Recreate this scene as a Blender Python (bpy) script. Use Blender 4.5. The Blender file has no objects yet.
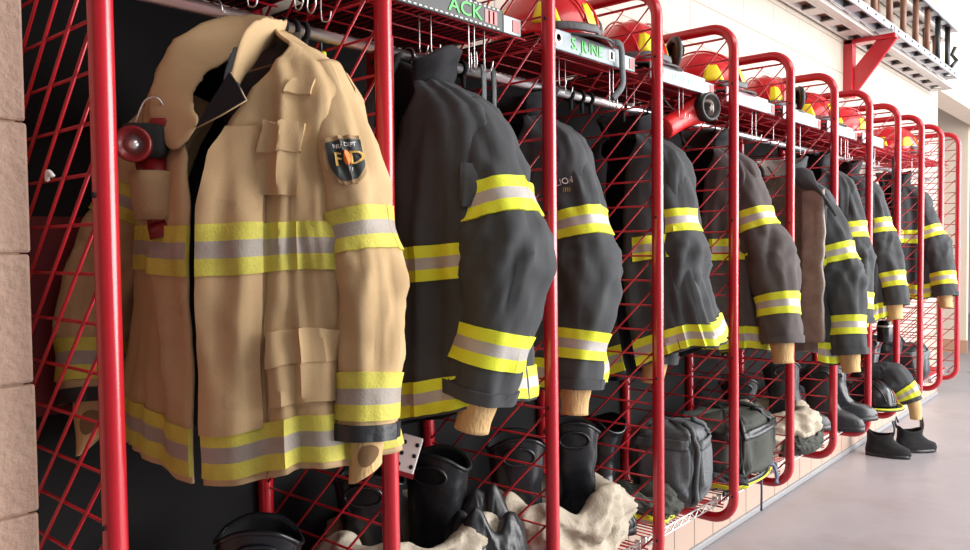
import bpy, bmesh, math, random
from mathutils import Vector, Matrix, noise
PI = math.pi; TAU = 2*PI
sc = bpy.context.scene; COL = sc.collection
rnd = random.Random(7)

# ------------------------------------------------------------------ materials
def lin(r, g, b):
    f = lambda c: (c/255/12.92) if c/255 <= .04045 else ((c/255+.055)/1.055)**2.4
    return (f(r), f(g), f(b), 1)

def mat(name, col, rough=.5, metal=0, bump=0, bscale=60, var=0, vscale=6, coat=0, dirt=None, dscale=5, dlo=.55, dhi=.75, stretch=None, spec=.5):
    m = bpy.data.materials.new(name); m.use_nodes = True
    nt = m.node_tree; N = nt.nodes; L = nt.links
    b = N['Principled BSDF']
    b.inputs['Roughness'].default_value = rough; b.inputs['Metallic'].default_value = metal
    b.inputs['Specular IOR Level'].default_value = spec
    if coat: b.inputs['Coat Weight'].default_value = coat; b.inputs['Coat Roughness'].default_value = .12
    tc = N.new('ShaderNodeTexCoord'); vec = tc.outputs['Object']
    if stretch:
        mp = N.new('ShaderNodeMapping'); mp.inputs['Scale'].default_value = stretch
        L.new(vec, mp.inputs['Vector']); vec = mp.outputs['Vector']
    cur = None
    if var:
        n = N.new('ShaderNodeTexNoise'); n.inputs['Scale'].default_value = vscale; n.inputs['Detail'].default_value = 6
        n.inputs['Roughness'].default_value = .65
        L.new(vec, n.inputs['Vector'])
        r = N.new('ShaderNodeValToRGB')
        r.color_ramp.elements[0].position = .3; r.color_ramp.elements[1].position = .7
        r.color_ramp.elements[0].color = tuple(c*(1-var) for c in col[:3])+(1,)
        r.color_ramp.elements[1].color = tuple(min(1, c*(1+var)) for c in col[:3])+(1,)
        L.new(n.outputs['Fac'], r.inputs['Fac']); cur = r.outputs['Color']
    if dirt:
        n = N.new('ShaderNodeTexNoise'); n.inputs['Scale'].default_value = dscale; n.inputs['Detail'].default_value = 8
        n.inputs['Roughness'].default_value = .7; L.new(vec, n.inputs['Vector'])
        r = N.new('ShaderNodeValToRGB'); r.color_ramp.elements[0].position = dlo; r.color_ramp.elements[1].position = dhi
        L.new(n.outputs['Fac'], r.inputs['Fac'])
        mx = N.new('ShaderNodeMixRGB'); L.new(r.outputs['Color'], mx.inputs['Fac'])
        if cur: L.new(cur, mx.inputs['Color1'])
        else: mx.inputs['Color1'].default_value = col
        mx.inputs['Color2'].default_value = dirt; cur = mx.outputs['Color']
    if cur: L.new(cur, b.inputs['Base Color'])
    else: b.inputs['Base Color'].default_value = col
    if bump:
        n = N.new('ShaderNodeTexNoise'); n.inputs['Scale'].default_value = bscale; n.inputs['Detail'].default_value = 3
        L.new(vec, n.inputs['Vector'])
        bp = N.new('ShaderNodeBump'); bp.inputs['Strength'].default_value = bump; bp.inputs['Distance'].default_value = .01
        L.new(n.outputs['Fac'], bp.inputs['Height']); L.new(bp.outputs['Normal'], b.inputs['Normal'])
    return m

M = {}
M['red'] = mat('red_enamel', lin(188, 20, 38), .28, var=.06, vscale=9, coat=.6)
M['redwire'] = mat('red_wire_enamel', lin(180, 20, 36), .38, coat=.2)
M['chrome'] = mat('polished_steel', lin(222, 222, 224), .30, .85)
M['zinc'] = mat('zinc_wire', lin(225, 222, 222), .3, .85)
M['alum'] = mat('aluminium', lin(176, 180, 188), .38, .5, bump=.05, bscale=25, var=.05)
M['alumpink'] = mat('aluminium_rail', lin(192, 185, 181), .42, .25, var=.06, vscale=4)
M['wood'] = mat('varnished_rung', lin(122, 84, 66), .45, var=.2, vscale=20)
M['black'] = mat('black_rubber', lin(26, 27, 31), .38, bump=.15, bscale=14, var=.2, vscale=10)
M['rubber'] = mat('boot_rubber', lin(27, 29, 34), .27, bump=.12, bscale=10, var=.25, vscale=7)
M['leather'] = mat('black_leather', lin(34, 36, 40), .4, bump=.25, bscale=40, var=.25, vscale=9)
M['matteblack'] = mat('matte_black', lin(20, 20, 22), .9)
M['backing'] = mat('black_backing', lin(12, 12, 13), .95, bump=.1, bscale=8)
M['tan'] = mat('tan_aramid', lin(188, 160, 122), .88, bump=.10, bscale=420, var=.09, vscale=5, dirt=lin(116, 96, 76), dscale=7, dlo=.62, dhi=.85, spec=.2)
M['tandk'] = mat('tan_seam', lin(164, 136, 102), .9, bump=.2, bscale=240, var=.1, vscale=12, spec=.2)
M['dark'] = mat('black_aramid', lin(66, 68, 71), .82, bump=.12, bscale=420, var=.16, vscale=6, spec=.25)
M['dark2'] = mat('charcoal_aramid', lin(70, 70, 73), .82, bump=.12, bscale=420, var=.16, vscale=6, spec=.25)
M['brown'] = mat('brown_black_aramid', lin(84, 78, 78), .82, bump=.12, bscale=420, var=.14, vscale=6, spec=.25)
M['lining'] = mat('black_lining', lin(38, 38, 42), .8, bump=.2, bscale=30, var=.2, vscale=10, spec=.2)
M['liningtan'] = mat('grey_tan_lining', lin(150, 138, 132), .9, bump=.5, bscale=24, var=.25, vscale=14, spec=.2)
M['lime'] = mat('lime_tape', lin(222, 230, 58), .55, bump=.15, bscale=220, var=.07, vscale=16, spec=.3)
M['limedull'] = mat('soiled_lime_tape', lin(198, 190, 84), .6, bump=.15, bscale=200, var=.2, vscale=14, spec=.3)
M['silver'] = mat('silver_tape', lin(176, 171, 168), .5, .1, bump=.12, bscale=260, var=.08, vscale=30)
M['silverdull'] = mat('soiled_silver_tape', lin(158, 148, 138), .55, bump=.12, bscale=240, var=.14, vscale=18)
M['knit'] = mat('tan_knit', lin(206, 172, 124), .92, bump=.4, bscale=150, var=.1, vscale=20, spec=.1, stretch=(1, 1, .3))
M['pants'] = mat('faded_tan_shell', lin(178, 168, 152), .85, bump=.3, bscale=140, var=.12, vscale=8, dirt=lin(140, 122, 100), dscale=9, spec=.2)
M['pantsdk'] = mat('olive_black_shell', lin(74, 76, 72), .85, bump=.3, bscale=140, var=.15, vscale=8, spec=.2)
M['grey'] = mat('grey_nylon', lin(86, 90, 94), .6, bump=.25, bscale=160, var=.16, vscale=10)
M['blue'] = mat('blue_grey_webbing', lin(74, 88, 112), .6, bump=.2, bscale=160, var=.15, vscale=14)
M['helmet'] = mat('red_helmet_shell', lin(206, 26, 36), .25, coat=.5)
M['brim'] = mat('dark_edge_trim', lin(40, 38, 40), .5)
M['yellow'] = mat('yellow_sticker', lin(238, 226, 30), .4)
M['label'] = mat('label_holder', lin(106, 116, 122), .35, .3, var=.1, vscale=20)
M['labeldk'] = mat('black_name_strip', lin(44, 50, 52), .5)
M['labelpale'] = mat('pale_label_holder', lin(156, 170, 174), .35, .15, var=.06, vscale=20)
M['green'] = mat('green_lettering', lin(86, 222, 96), .5)
M['greenpale'] = mat('pale_green_lettering', lin(150, 226, 172), .5)
M['white'] = mat('white_plastic', lin(232, 230, 228), .45)
M['pink'] = mat('faded_red_decal', lin(206, 122, 122), .5)
M['orange'] = mat('orange_thread', lin(232, 122, 36), .6)
M['gold'] = mat('gold_thread', lin(206, 166, 84), .6)
M['redlens'] = mat('dark_red_plastic', lin(120, 22, 26), .3)
M['flashred'] = mat('red_flashlight_body', lin(214, 36, 38), .35)
M['lens'] = mat('lens', lin(60, 50, 44), .08, .6)
M['limeplastic'] = mat('lime_plastic', lin(204, 216, 40), .4)
M['strapred'] = mat('dull_red_strap', lin(140, 34, 40), .5, bump=.1, bscale=80)
M['redback'] = mat('deep_red_sheet', lin(96, 12, 20), .6)
M['steel_dark'] = mat('dark_steel', lin(70, 72, 76), .35, .8)
M['leaf'] = mat('leaf', lin(98, 148, 60), .6)

# ------------------------------------------------------------------ geometry helpers
class Geo:
    def __init__(s): s.v = []; s.f = []; s.m = []
    def face(s, idx, mi=0): s.f.append(tuple(idx)); s.m.append(mi)
    def grid(s, fn, nu, nv, closeu=False, mi=0, mfn=None):
        o = len(s.v); cu = nu if closeu else nu+1
        for j in range(nv+1):
            for i in range(cu): s.v.append(tuple(fn(i/nu, j/nv)))
        for j in range(nv):
            for i in range(nu):
                a = o+j*cu+i; b = o+j*cu+(i+1) % cu
                s.face((a, b, b+cu, a+cu), mfn(i/nu, j/nv) if mfn else mi)
        return o, cu
    def box(s, c, d, rot=None, mi=0):
        o = len(s.v); c = Vector(c)
        for sx in (-1, 1):
            for sy in (-1, 1):
                for sz in (-1, 1):
                    p = Vector((sx*d[0]/2, sy*d[1]/2, sz*d[2]/2))
                    if rot is not None: p = rot @ p
                    s.v.append(tuple(c+p))
        for q in ((0, 1, 3, 2), (4, 6, 7, 5), (0, 4, 5, 1), (2, 3, 7, 6), (0, 2, 6, 4), (1, 5, 7, 3)):
            s.face([o+k for k in q], mi)
    def tube(s, pts, r, n=8, closed=False, cap=True, mi=0, flat=1.0, up=None):
        pts = [Vector(p) for p in pts]; m = len(pts)
        rs = r if isinstance(r, (list, tuple)) else [r]*m
        o = len(s.v); pu = None
        for i, p in enumerate(pts):
            if closed: t = pts[(i+1) % m]-pts[i-1]
            else: t = pts[min(i+1, m-1)]-pts[max(i-1, 0)]
            t = t.normalized() if t.length > 1e-9 else Vector((0, 0, 1))
            if up is not None: a = Vector(up)
            elif pu is None: a = Vector((0, 0, 1)) if abs(t.z) < .9 else Vector((0, 1, 0))
            else: a = pu
            a = (a-t*a.dot(t))
            a = a.normalized() if a.length > 1e-6 else t.orthogonal().normalized()
            pu = a; b = t.cross(a)
            for k in range(n):
                an = TAU*k/n
                s.v.append(tuple(p+a*math.cos(an)*rs[i]+b*math.sin(an)*rs[i]*flat))
        for i in range(m if closed else m-1):
            for k in range(n):
                a0 = o+i*n+k; a1 = o+i*n+(k+1) % n; j = ((i+1) % m)*n+o
                s.face((a0, a1, j+(k+1) % n, j+k), mi)
        if cap and not closed:
            s.face([o+k for k in range(n)][::-1], mi); s.face([o+(m-1)*n+k for k in range(n)], mi)
    def lathe(s, prof, c=(0, 0, 0), n=20, mi=0, sx=1, sy=1, rot=None):
        o = len(s.v); c = Vector(c)
        for r, z in prof:
            for k in range(n):
                p = Vector((r*math.cos(TAU*k/n)*sx, r*math.sin(TAU*k/n)*sy, z))
                if rot is not None: p = rot @ p
                s.v.append(tuple(c+p))
        for j in range(len(prof)-1):
            for k in range(n):
                a = o+j*n+k; b = o+j*n+(k+1) % n
                s.face((a, b, b+n, a+n), mi)
        if prof[0][0] > 1e-5: s.face([o+k for k in range(n)][::-1], mi)
        if prof[-1][0] > 1e-5: s.face([o+(len(prof)-1)*n+k for k in range(n)], mi)
    def prism(s, poly, y0, y1, axis='y', mi=0):
        """poly in (a,b); extruded along axis"""
        o = len(s.v); n = len(poly)
        def P(a, b, h): return {'y': (a, h, b), 'x': (h, a, b), 'z': (a, b, h)}[axis]
        for h in (y0, y1):
            for a, b in poly: s.v.append(P(a, b, h))
        s.face([o+k for k in range(n)], mi); s.face([o+n+k for k in range(n)][::-1], mi)
        for k in range(n): s.face((o+k, o+n+k, o+n+(k+1) % n, o+(k+1) % n), mi)
    def build(s, name, mats, parent=None, smooth=True, recalc=True, merge=False, solid=0, bevel=0, sub=0, offset=-1, auto=None):
        me = bpy.data.meshes.new(name); me.from_pydata(s.v, [], s.f)
        ms = mats if isinstance(mats, (list, tuple)) else [mats]
        for m in ms: me.materials.append(M[m] if isinstance(m, str) else m)
        me.polygons.foreach_set('material_index', s.m)
        if recalc or merge:
            bm = bmesh.new(); bm.from_mesh(me)
            if merge: bmesh.ops.remove_doubles(bm, verts=bm.verts, dist=1e-5)
            if recalc: bmesh.ops.recalc_face_normals(bm, faces=bm.faces)
            bm.to_mesh(me); bm.free()
        if smooth: me.polygons.foreach_set('use_smooth', [True]*len(me.polygons))
        if auto: me.set_sharp_from_angle(angle=auto)
        me.update()
        o = bpy.data.objects.new(name, me); COL.objects.link(o)
        if parent: o.parent = parent
        if bevel:
            b = o.modifiers.new('b', 'BEVEL'); b.width = bevel; b.segments = 2; b.limit_method = 'ANGLE'
        if solid:
            m = o.modifiers.new('s', 'SOLIDIFY'); m.thickness = solid; m.offset = offset
            if len(ms) > 1: m.material_offset = 1
        if sub:
            m = o.modifiers.new('u', 'SUBSURF'); m.levels = sub; m.render_levels = sub
        return o

def thing(name, label, cat, loc=(0, 0, 0), rotz=0, group=None):
    o = bpy.data.objects.new(name, None); COL.objects.link(o); o.empty_display_size = .1
    o.location = loc; o.rotation_euler = (0, 0, rotz)
    return tag(o, label, cat, group)
def tag(o, label, cat, group=None):
    o['label'] = label; o['category'] = cat
    if group: o['group'] = group
    return o
def struct(o): o['kind'] = 'structure'; return o
def dup(root, loc, label, group=None):
    r = root.copy(); COL.objects.link(r); r.location = loc; r['label'] = label
    if group: r['group'] = group
    for ch in list(root.children):
        c = ch.copy(); COL.objects.link(c); c.parent = r
        for g in list(ch.children):
            d = g.copy(); COL.objects.link(d); d.parent = c
    return r
def crom(pts, n):
    """Catmull-Rom through points (any dimension), n samples per span"""
    out = []; P = [Vector(p) for p in pts]; m = len(P)
    for i in range(m-1):
        p0 = P[max(i-1, 0)]; p1 = P[i]; p2 = P[i+1]; p3 = P[min(i+2, m-1)]
        for k in range(n):
            t = k/n
            out.append(.5*((2*p1)+(p2-p0)*t+(2*p0-5*p1+4*p2-p3)*t*t+(3*p1-p0-3*p2+p3)*t**3))
    out.append(P[-1].copy()); return out
def lerp_tab(tab, t):
    if t <= tab[0][0]: return tab[0][1]
    for (a, va), (b, vb) in zip(tab, tab[1:]):
        if t <= b:
            k = (t-a)/(b-a); k = k*k*(3-2*k)*.5+k*.5
            return va+(vb-va)*k
    return tab[-1][1]
def fbm(v, o=3):
    s = 0; a = 1
    for _ in range(o): s += a*noise.noise(v); v = v*2.03; a *= .5
    return s
def ridge(v, o=2):
    s = 0; a = 1
    for _ in range(o): s += a*(1-2*abs(noise.noise(v))); v = v*2.1; a *= .5
    return s
def text_geo(txt, size, mi=0, shear=0):
    cu = bpy.data.curves.new('t', 'FONT'); cu.body = txt; cu.size = size; cu.align_x = 'CENTER'; cu.align_y = 'CENTER'; cu.shear = shear
    cu.resolution_u = 3; cu.extrude = size*.02
    o = bpy.data.objects.new('t', cu); COL.objects.link(o)
    dg = bpy.context.evaluated_depsgraph_get(); ev = o.evaluated_get(dg); me = ev.to_mesh()
    v = [tuple(x.co) for x in me.vertices]; f = [tuple(p.vertices) for p in me.polygons]
    ev.to_mesh_clear(); bpy.data.objects.remove(o); bpy.data.curves.remove(cu)
    return v, f
def add_text(g, txt, size, mp, mi=0, sxy=(1, 1)):
    v, f = text_geo(txt, size); o = len(g.v)
    for p in v: g.v.append(tuple(mp(p[0]*sxy[0], p[1]*sxy[1], p[2])))
    for q in f: g.face([o+k for k in q], mi)

# ------------------------------------------------------------------ camera (scale: locker bay = 0.57 m)
S = .57; EYE = 1.49
F, YAW, PIT, ROL = 787.80424, 0.72004, -0.0366614, -0.0119525
XC, YC = 1.2339142, -.5276321
fw = Vector((-math.sin(YAW)*math.cos(PIT), math.cos(YAW)*math.cos(PIT), math.sin(PIT)))
r0 = Vector((math.cos(YAW), math.sin(YAW), 0)); u0 = r0.cross(fw)
rt = r0*math.cos(ROL)+u0*math.sin(ROL); up = -r0*math.sin(ROL)+u0*math.cos(ROL)
cam = bpy.data.cameras.new('camera'); co = bpy.data.objects.new('camera', cam); COL.objects.link(co)
cam.sensor_width = 36; cam.lens = F*36/970; cam.clip_start = .02
co.matrix_world = Matrix(((rt.x, up.x, -fw.x, XC), (rt.y, up.y, -fw.y, YC), (rt.z, up.z, -fw.z, EYE), (0, 0, 0, 1)))
sc.camera = co

ZT, ZB = 2.2887, .4442       # tube centre lines, top and bottom
WX = -.5                     # wall plane
ZS, ZH, XR, ZR = .525, 2.055, -.19, 1.957   # lower shelf, helmet shelf, rod
NP = 12
NTH = ['first', 'second', 'third', 'fourth', 'fifth', 'sixth', 'seventh', 'eighth', 'ninth', 'tenth', 'eleventh', 'twelfth']

# ------------------------------------------------------------------ setting
def floor_mat():
    m = mat('polished_concrete', lin(160, 155, 159), .32, var=.08, vscale=1.3, dirt=lin(142, 132, 132), dscale=2.2, dlo=.5, dhi=.8, bump=.02, bscale=8)
    return m
M['floor'] = floor_mat()
g = Geo(); g.box((3, 5, -.05), (12, 26, .1)); struct(g.build('floor', 'floor', smooth=False))
g = Geo(); g.box((2.0, 9.72, .002), (5.04, .012, .004)); struct(g.build('trim_4', mat('floor_joint', lin(140, 130, 126), .6), smooth=False))

def block_mat(name, base, mort, bw, bh, off_y, off_z, bumpd=.4, axis='y'):
    m = bpy.data.materials.new(name); m.use_nodes = True; nt = m.node_tree; N = nt.nodes; L = nt.links; b = N['Principled BSDF']
    tc = N.new('ShaderNodeTexCoord'); sp = N.new('ShaderNodeSeparateXYZ'); L.new(tc.outputs['Object'], sp.inputs[0])
    cb = N.new('ShaderNodeCombineXYZ')
    L.new(sp.outputs['Y' if axis == 'y' else 'X'], cb.inputs['X']); L.new(sp.outputs['Z'], cb.inputs['Y'])
    mp = N.new('ShaderNodeMapping'); mp.inputs['Location'].default_value = (off_y, off_z, 0); L.new(cb.outputs[0], mp.inputs['Vector'])
    br = N.new('ShaderNodeTexBrick'); br.inputs['Scale'].default_value = 1
    br.inputs['Brick Width'].default_value = bw; br.inputs['Row Height'].default_value = bh
    br.inputs['Mortar Size'].default_value = .004; br.inputs['Mortar Smooth'].default_value = .3
    br.inputs['Color1'].default_value = base; br.inputs['Color2'].default_value = tuple(c*.985 for c in base[:3])+(1,); br.inputs['Mortar'].default_value = mort
    L.new(mp.outputs[0], br.inputs['Vector']); L.new(br.outputs['Color'], b.inputs['Base Color'])
    n = N.new('ShaderNodeTexNoise'); n.inputs['Scale'].default_value = 90; n.inputs['Detail'].default_value = 4; L.new(tc.outputs['Object'], n.inputs['Vector'])
    ad = N.new('ShaderNodeMath'); ad.operation = 'MULTIPLY_ADD'; ad.inputs[1].default_value = -2; L.new(br.outputs['Fac'], ad.inputs[0]); L.new(n.outputs['Fac'], ad.inputs[2])
    bp = N.new('ShaderNodeBump'); bp.inputs['Strength'].default_value = bumpd; bp.inputs['Distance'].default_value = .003
    L.new(ad.outputs[0], bp.inputs['Height']); L.new(bp.outputs['Normal'], b.inputs['Normal']); b.inputs['Roughness'].default_value = .55
    return m
M['block'] = block_mat('painted_block', lin(180, 168, 155), lin(142, 130, 118), .406, .2035, .11, -.402)
M['endwall'] = mat('beige_wall', lin(240, 218, 196), .7, var=.03)
M['tile'] = block_mat('glazed_tile', lin(188, 164, 148), lin(92, 80, 72), .2015, .61, -.02, 0, .6)
M['wing'] = mat('tan_painted_block', lin(186, 154, 136), .6, bump=.5, bscale=70, var=.05, vscale=10, dirt=lin(198, 172, 150), dscale=4)
g = Geo(); g.box((WX-.1, 3.75, 2.3), (.2, 8.6, 4.6)); struct(g.build('wall_back', 'block', smooth=False))
g = Geo(); g.box((WX+.006, 3.75, .3), (.012, 8.6, .6)); struct(g.build('baseboard_back', 'tile', smooth=False, bevel=.004))
g = Geo(); g.box((WX+.014, 3.75, .018), (.022, 8.6, .036)); struct(g.build('trim_1', mat('grey_cove', lin(150, 150, 152), .5), smooth=False, bevel=.008))
# block wing wall left of the rack, its end course by course
g = Geo(); zc = 1.489; k0 = -8
for k in range(k0, 12):
    z0 = zc+k*.2022-.001; z1 = z0+.2004
    if z1 < 0: continue
    z0 = max(z0, 0); z1 = min(z1, 3.6)
    if z0 >= z1: break
    w = .004*rnd.random()
    g.box((-.30, -.372-w, (z0+z1)/2), (.40, .60, z1-z0))
o = struct(g.build('wall_left', 'wing', smooth=False, bevel=.005))
g = Geo(); g.box((-.30, -.38, 1.8), (.388, .585, 3.58)); struct(g.build('wall_left_core', mat('mortar', lin(186, 160, 140), .8), smooth=False)).name = 'trim_2'
g = Geo(); g.box((3.5, -3.3, 2.35), (9, .2, 4.7)); struct(g.build('wall_front', mat('dark_painted_wall', lin(120, 108, 100), .8), smooth=False))
# recess beyond the row
g = Geo(); g.box((-2.6, 11.5, 1.75), (3.54, .12, 3.5)); struct(g.build('wall_end', 'endwall', smooth=False))
g = Geo(); g.box((-2.59, 11.43, .085), (3.56, .03, .17)); struct(g.build('baseboard_end', mat('tile_base', lin(206, 160, 130), .5), smooth=False))
g = Geo(); g.box((-.62, 10.2, 3.75), (.24, 4.3, 1.62)); struct(g.build('wall_header', 'endwall', smooth=False)).name = 'trim_3'
M['ceil'] = mat('dull_ceiling', lin(150, 146, 142), .9)
g = Geo(); g.box((3, 5, 4.76), (12, 26, .12)); struct(g.build('ceiling', 'ceil', smooth=False))

# ------------------------------------------------------------------ locker dividers
def rounded_loop(x0, x1, z0, z1, r, n=7):
    pts = []
    for cx, cz, a0 in ((x1-r, z1-r, 0), (x0+.03, z1-.03, PI/2), (x0+.03, z0+.03, PI), (x1-r, z0+r, 3*PI/2)):
        rr = r if cx > -.2 else .03
        for k in range(n+1):
            a = a0+PI/2*k/n
            pts.append((cx+rr*math.cos(a), 0, cz+rr*math.sin(a)))
    return pts
D0 = thing('locker_divider', 'x', 'locker divider', (0, 0, 0), 0, 'red mesh dividers of the locker row')
zoff = -ZB
fr = Geo(); loop = rounded_loop(-.465, 0, 0, ZT-ZB, .088)
fr.tube(loop, .0185, 14, closed=True); fr.build('tube_frame', 'red', D0)
wg = Geo(); wr = .0031; x0, x1, z0, z1 = -.455, -.012, .045, ZT-ZB-.04
STEP = .0795; zz = (1.532-ZB) % STEP
while zz < z1+.02:
    if zz > z0-.03:
        e = 0 if z0+.05 < zz < z1-.05 else .03
        wg.tube([(x0, .004, zz), (x1-e, .004, zz)], wr, 6)
    zz += STEP
for i in range(0, 26):
    c = z0+.46+(i-6)*.100+.012           # z at x = 0
    xa = max(x0, z0-c); xb = min(x1, z1-c)
    if xb-xa > .02: wg.tube([(xa, -.003, xa+c), (xb, -.003, xb+c)], wr, 6)
wg.tube([(x0, 0, z0), (x1-.03, 0, z0)], wr*1.1, 6); wg.tube([(x0, 0, z1), (x1-.02, 0, z1)], wr*1.1, 6)
wg.build('wire_grid', 'redwire', D0)
for zb in (.10, .62, 1.13, 1.63):
    b = Geo(); b.lathe([(0, 0), (.0042, 0), (.0042, .0035), (.0022, .0035), (0, .0028)], (0, 0, 0), 8, rot=Matrix.Rotation(PI/2, 3, 'X'))
    b.v = [(p[0]+.004, p[1]-.0178, p[2]+zb) for p in b.v]; b.build('bolt', 'matteblack', D0)
dl = ['red mesh divider nearest the block wall corner, in front of the tan coat',
 'red mesh divider between the tan coat and the black coat with popped collar',
 'red mesh divider right of the black coat with popped collar',
 'red mesh divider right of the pale trousers holding two black boots',
 'red mesh divider right of the grey nylon bag, fifth from the block wall',
 'red mesh divider right of the brown-black coat, sixth from the block wall',
 'red mesh divider right of the open coat with grey lining, seventh from the block wall',
 'red mesh divider, eighth from the block wall, nearest the red ladder bracket',
 'red mesh divider behind the pair of floor boots, ninth from the block wall',
 'red mesh divider, tenth from the block wall, beside the last hanging coat',
 'red mesh divider, eleventh from the block wall, at the far end before the last one',
 'red mesh divider at the far end of the row, standing alone against the beige wall']
D0.location = (0, 0, ZB); D0['label'] = dl[0]
for n in range(1, NP): dup(D0, (0, n*S, ZB), dl[n])

# ------------------------------------------------------------------ shelves, rod, backing
def shelf_bm(lower):
    y0, y1 = .022, S-.022
    t = thing('wire_shelf', 'x', 'shelf')
    d = Geo()
    n = 21
    for k in range(n):
        y = y0+.012+(y1-y0-.024)*k/(n-1)
        d.tube([(-.452, y, 0), (-.062, y, 0)], .0023, 6)
    for x in (-.44, -.34, -.25, -.16): d.tube([(x, y0, -.005), (x, y1, -.005)], .003, 6)
    d.build('deck', 'redwire', t)
    r = Geo()
    for z in (.0, -.026): r.tube([(-.06, y0, z), (-.06, y1, z)], .003, 6)
    m = 18
    if lower:
        zz = [(-.06, y0+(y1-y0)*k/m, -.001 if k % 2 else -.025) for k in range(m+1)]
        r.tube(zz, .0022, 5)
    r.build('front_rail', 'zinc' if lower else 'redwire', t)
    for y in ((y0-.003, y1+.003) if lower else ()):
        c = Geo(); c.box((-.066, y, -.012), (.020, .010, .034)); c.build('clip', 'zinc', t, smooth=False, bevel=.003)
    return t
SL = shelf_bm(True); SU = shelf_bm(False)
BAY = ['first bay, under the tan coat', 'second bay, under the black coat with popped collar', 'third bay, holding pale trousers with two boots',
 'fourth bay, holding the grey nylon bag', 'fifth bay, holding the black duffel bag with pale end', 'sixth bay, under the brown-black coat',
 'seventh bay, beside the open lined coat', 'eighth bay, holding the black helmet', 'ninth bay, just beyond the black helmet',
 'tenth bay, under the last hanging coat', 'eleventh bay, empty at the far end']
for n in range(11):
    for base, z, w in ((SL, ZS, 'lower'), (SU, ZH, 'upper')):
        lab = f'{w} red wire shelf in the {NTH[n]} bay from the block wall'
        if n == 0: base.location = (0, 0, z); base['label'] = lab; base['group'] = f'{w} wire shelves'
        else: dup(base, (0, n*S, z), lab, f'{w} wire shelves')
g = Geo(); g.tube([(XR, .02, ZR), (XR, 11*S-.02, ZR)], .0135, 16); tag(g.build('hanging_rod', 'chrome'), 'long chrome hanging rod running through the whole locker row under the helmet shelves', 'rod')
for n in range(9):
    g = Geo(); g.box((-.484, n*S+S/2, 1.28), (.01, S-.012, 1.56))  # black sheet added in place of the shade deep in the bay
    tag(g.build('backing_sheet', 'backing', smooth=False), f'black backing sheet at the back of the {NTH[n]} bay from the block wall', 'backing sheet', 'black sheets behind the gear')
for n in range(7):
    g = Geo(); g.box((-.255, n*S+S/2, ZH+.006), (.375, S-.06, .004))  # thin black sheet added so the shelf reads dark from below
    tag(g.build('shelf_liner', 'matteblack', smooth=False), f'black rubber liner lying on the {NTH[n]} upper shelf from the block wall', 'shelf liner', 'black liners on the upper shelves')
# name strips on the upper shelves
def strip(n, y0, y1, holder, items, label, tail=True):
    t = thing('name_strip', label, 'label strip', (-.048, n*S, ZH-.028), 0, 'name strips on the shelf edges')
    g = Geo(); g.box((0, (y0+y1)/2, .026), (.008, y1-y0, .056)); g.build('holder', holder, t, smooth=False, bevel=.003)
    if tail:
        g = Geo(); g.box((0, y1+.037, .022), (.007, .07, .044)); g.build('end_card', 'labelpale', t, smooth=False, bevel=.002)
        g = Geo(); g.box((.0045, y1+.05, .022), (.002, .026, .03)); g.build('decal', 'pink', t, smooth=False)
    for it in items:
        g = Geo(); h = .0052
        if it[0] == 'text': add_text(g, it[1], it[4], lambda a, b, c, it=it: (h+c, it[2]+a, it[3]+b), sxy=it[5] if len(it) > 5 else (1, 1)); g.build('lettering', it[6] if len(it) > 6 else 'green', t, smooth=False)
        if it[0] == 'patch': g.box((h-.0006, it[1], it[2]), (.0012, it[3], it[4])); g.build('decal', it[5], t, smooth=False)
        if it[0] == 'disc': g.lathe([(0, 0), (it[3], 0), (it[3], .001), (0, .001)], (0, 0, 0), 14, rot=Matrix.Rotation(PI/2, 3, 'Y')); g.v = [(p[0]+h-.001, p[1]+it[1], p[2]+it[2]) for p in g.v]; g.build('decal', it[4], t, smooth=False)
    return t
st = [('patch', .06+k*.0168, z, .009, .004, 'white') for k in range(23) for z in (.004, .048)]
t = strip(1, .04, .44, 'labeldk', [('text', 'ACK', .30, .026, .047, (1.25, 1)), ('patch', .393, .026, .045, .032, 'pink'), ('patch', .385, .026, .006, .03, 'white'), ('patch', .402, .026, .006, .03, 'white')],
          'black name strip with green letters on the shelf edge above the popped-collar coat')
for z in (.003, .049):
    g = Geo()
    for k in range(23): g.box((.0046, .05+k*.0168, z), (.0012, .008, .003))
    g.build('dotted_border', 'white', t, smooth=False)
strip(2, .04, .44, 'label', [('disc', .105, .028, .019, 'white'), ('disc', .1055, .03, .011, 'pink'), ('text', 'S. JUNE', .245, .025, .044, (1.15, 1)), ('patch', .375, .027, .035, .03, 'white'), ('patch', .375, .027, .012, .022, 'pink')],
      'grey name strip with green letters and round red emblem above the third bay')
strip(3, .04, .43, 'labelpale', [('disc', .11, .028, .016, 'pink'), ('patch', .385, .024, .028, .028, 'white')]+[('patch', .19+k*.019, .026+(.003 if k % 3 == 1 else 0), .010, .022-(k % 2)*.005, 'greenpale') for k in range(8)],
      'pale name strip with faint green marks on the fourth shelf edge from the block wall')
strip(4, .04, .44, M.setdefault('pinkstrip', mat('pink_white_strip', lin(180, 156, 164), .4)), [], 'blank pale strip on the fifth shelf edge, above the brown-black coat')
strip(5, .04, .44, 'labelpale', []+[('patch', .19+k*.019, .026+(.003 if k % 3 == 1 else 0), .010, .022-(k % 2)*.005, 'greenpale') for k in range(7)], 'pale name strip with faint green marks on the sixth shelf, above the open lined coat')
strip(7, .04, .44, 'labelpale', [], 'blank white strip on the eighth shelf edge, beyond the ladder bracket', False)
strip(6, .04, .44, 'labelpale', [], 'blank white strip on the seventh shelf edge, below the ladder bracket', True)
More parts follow.
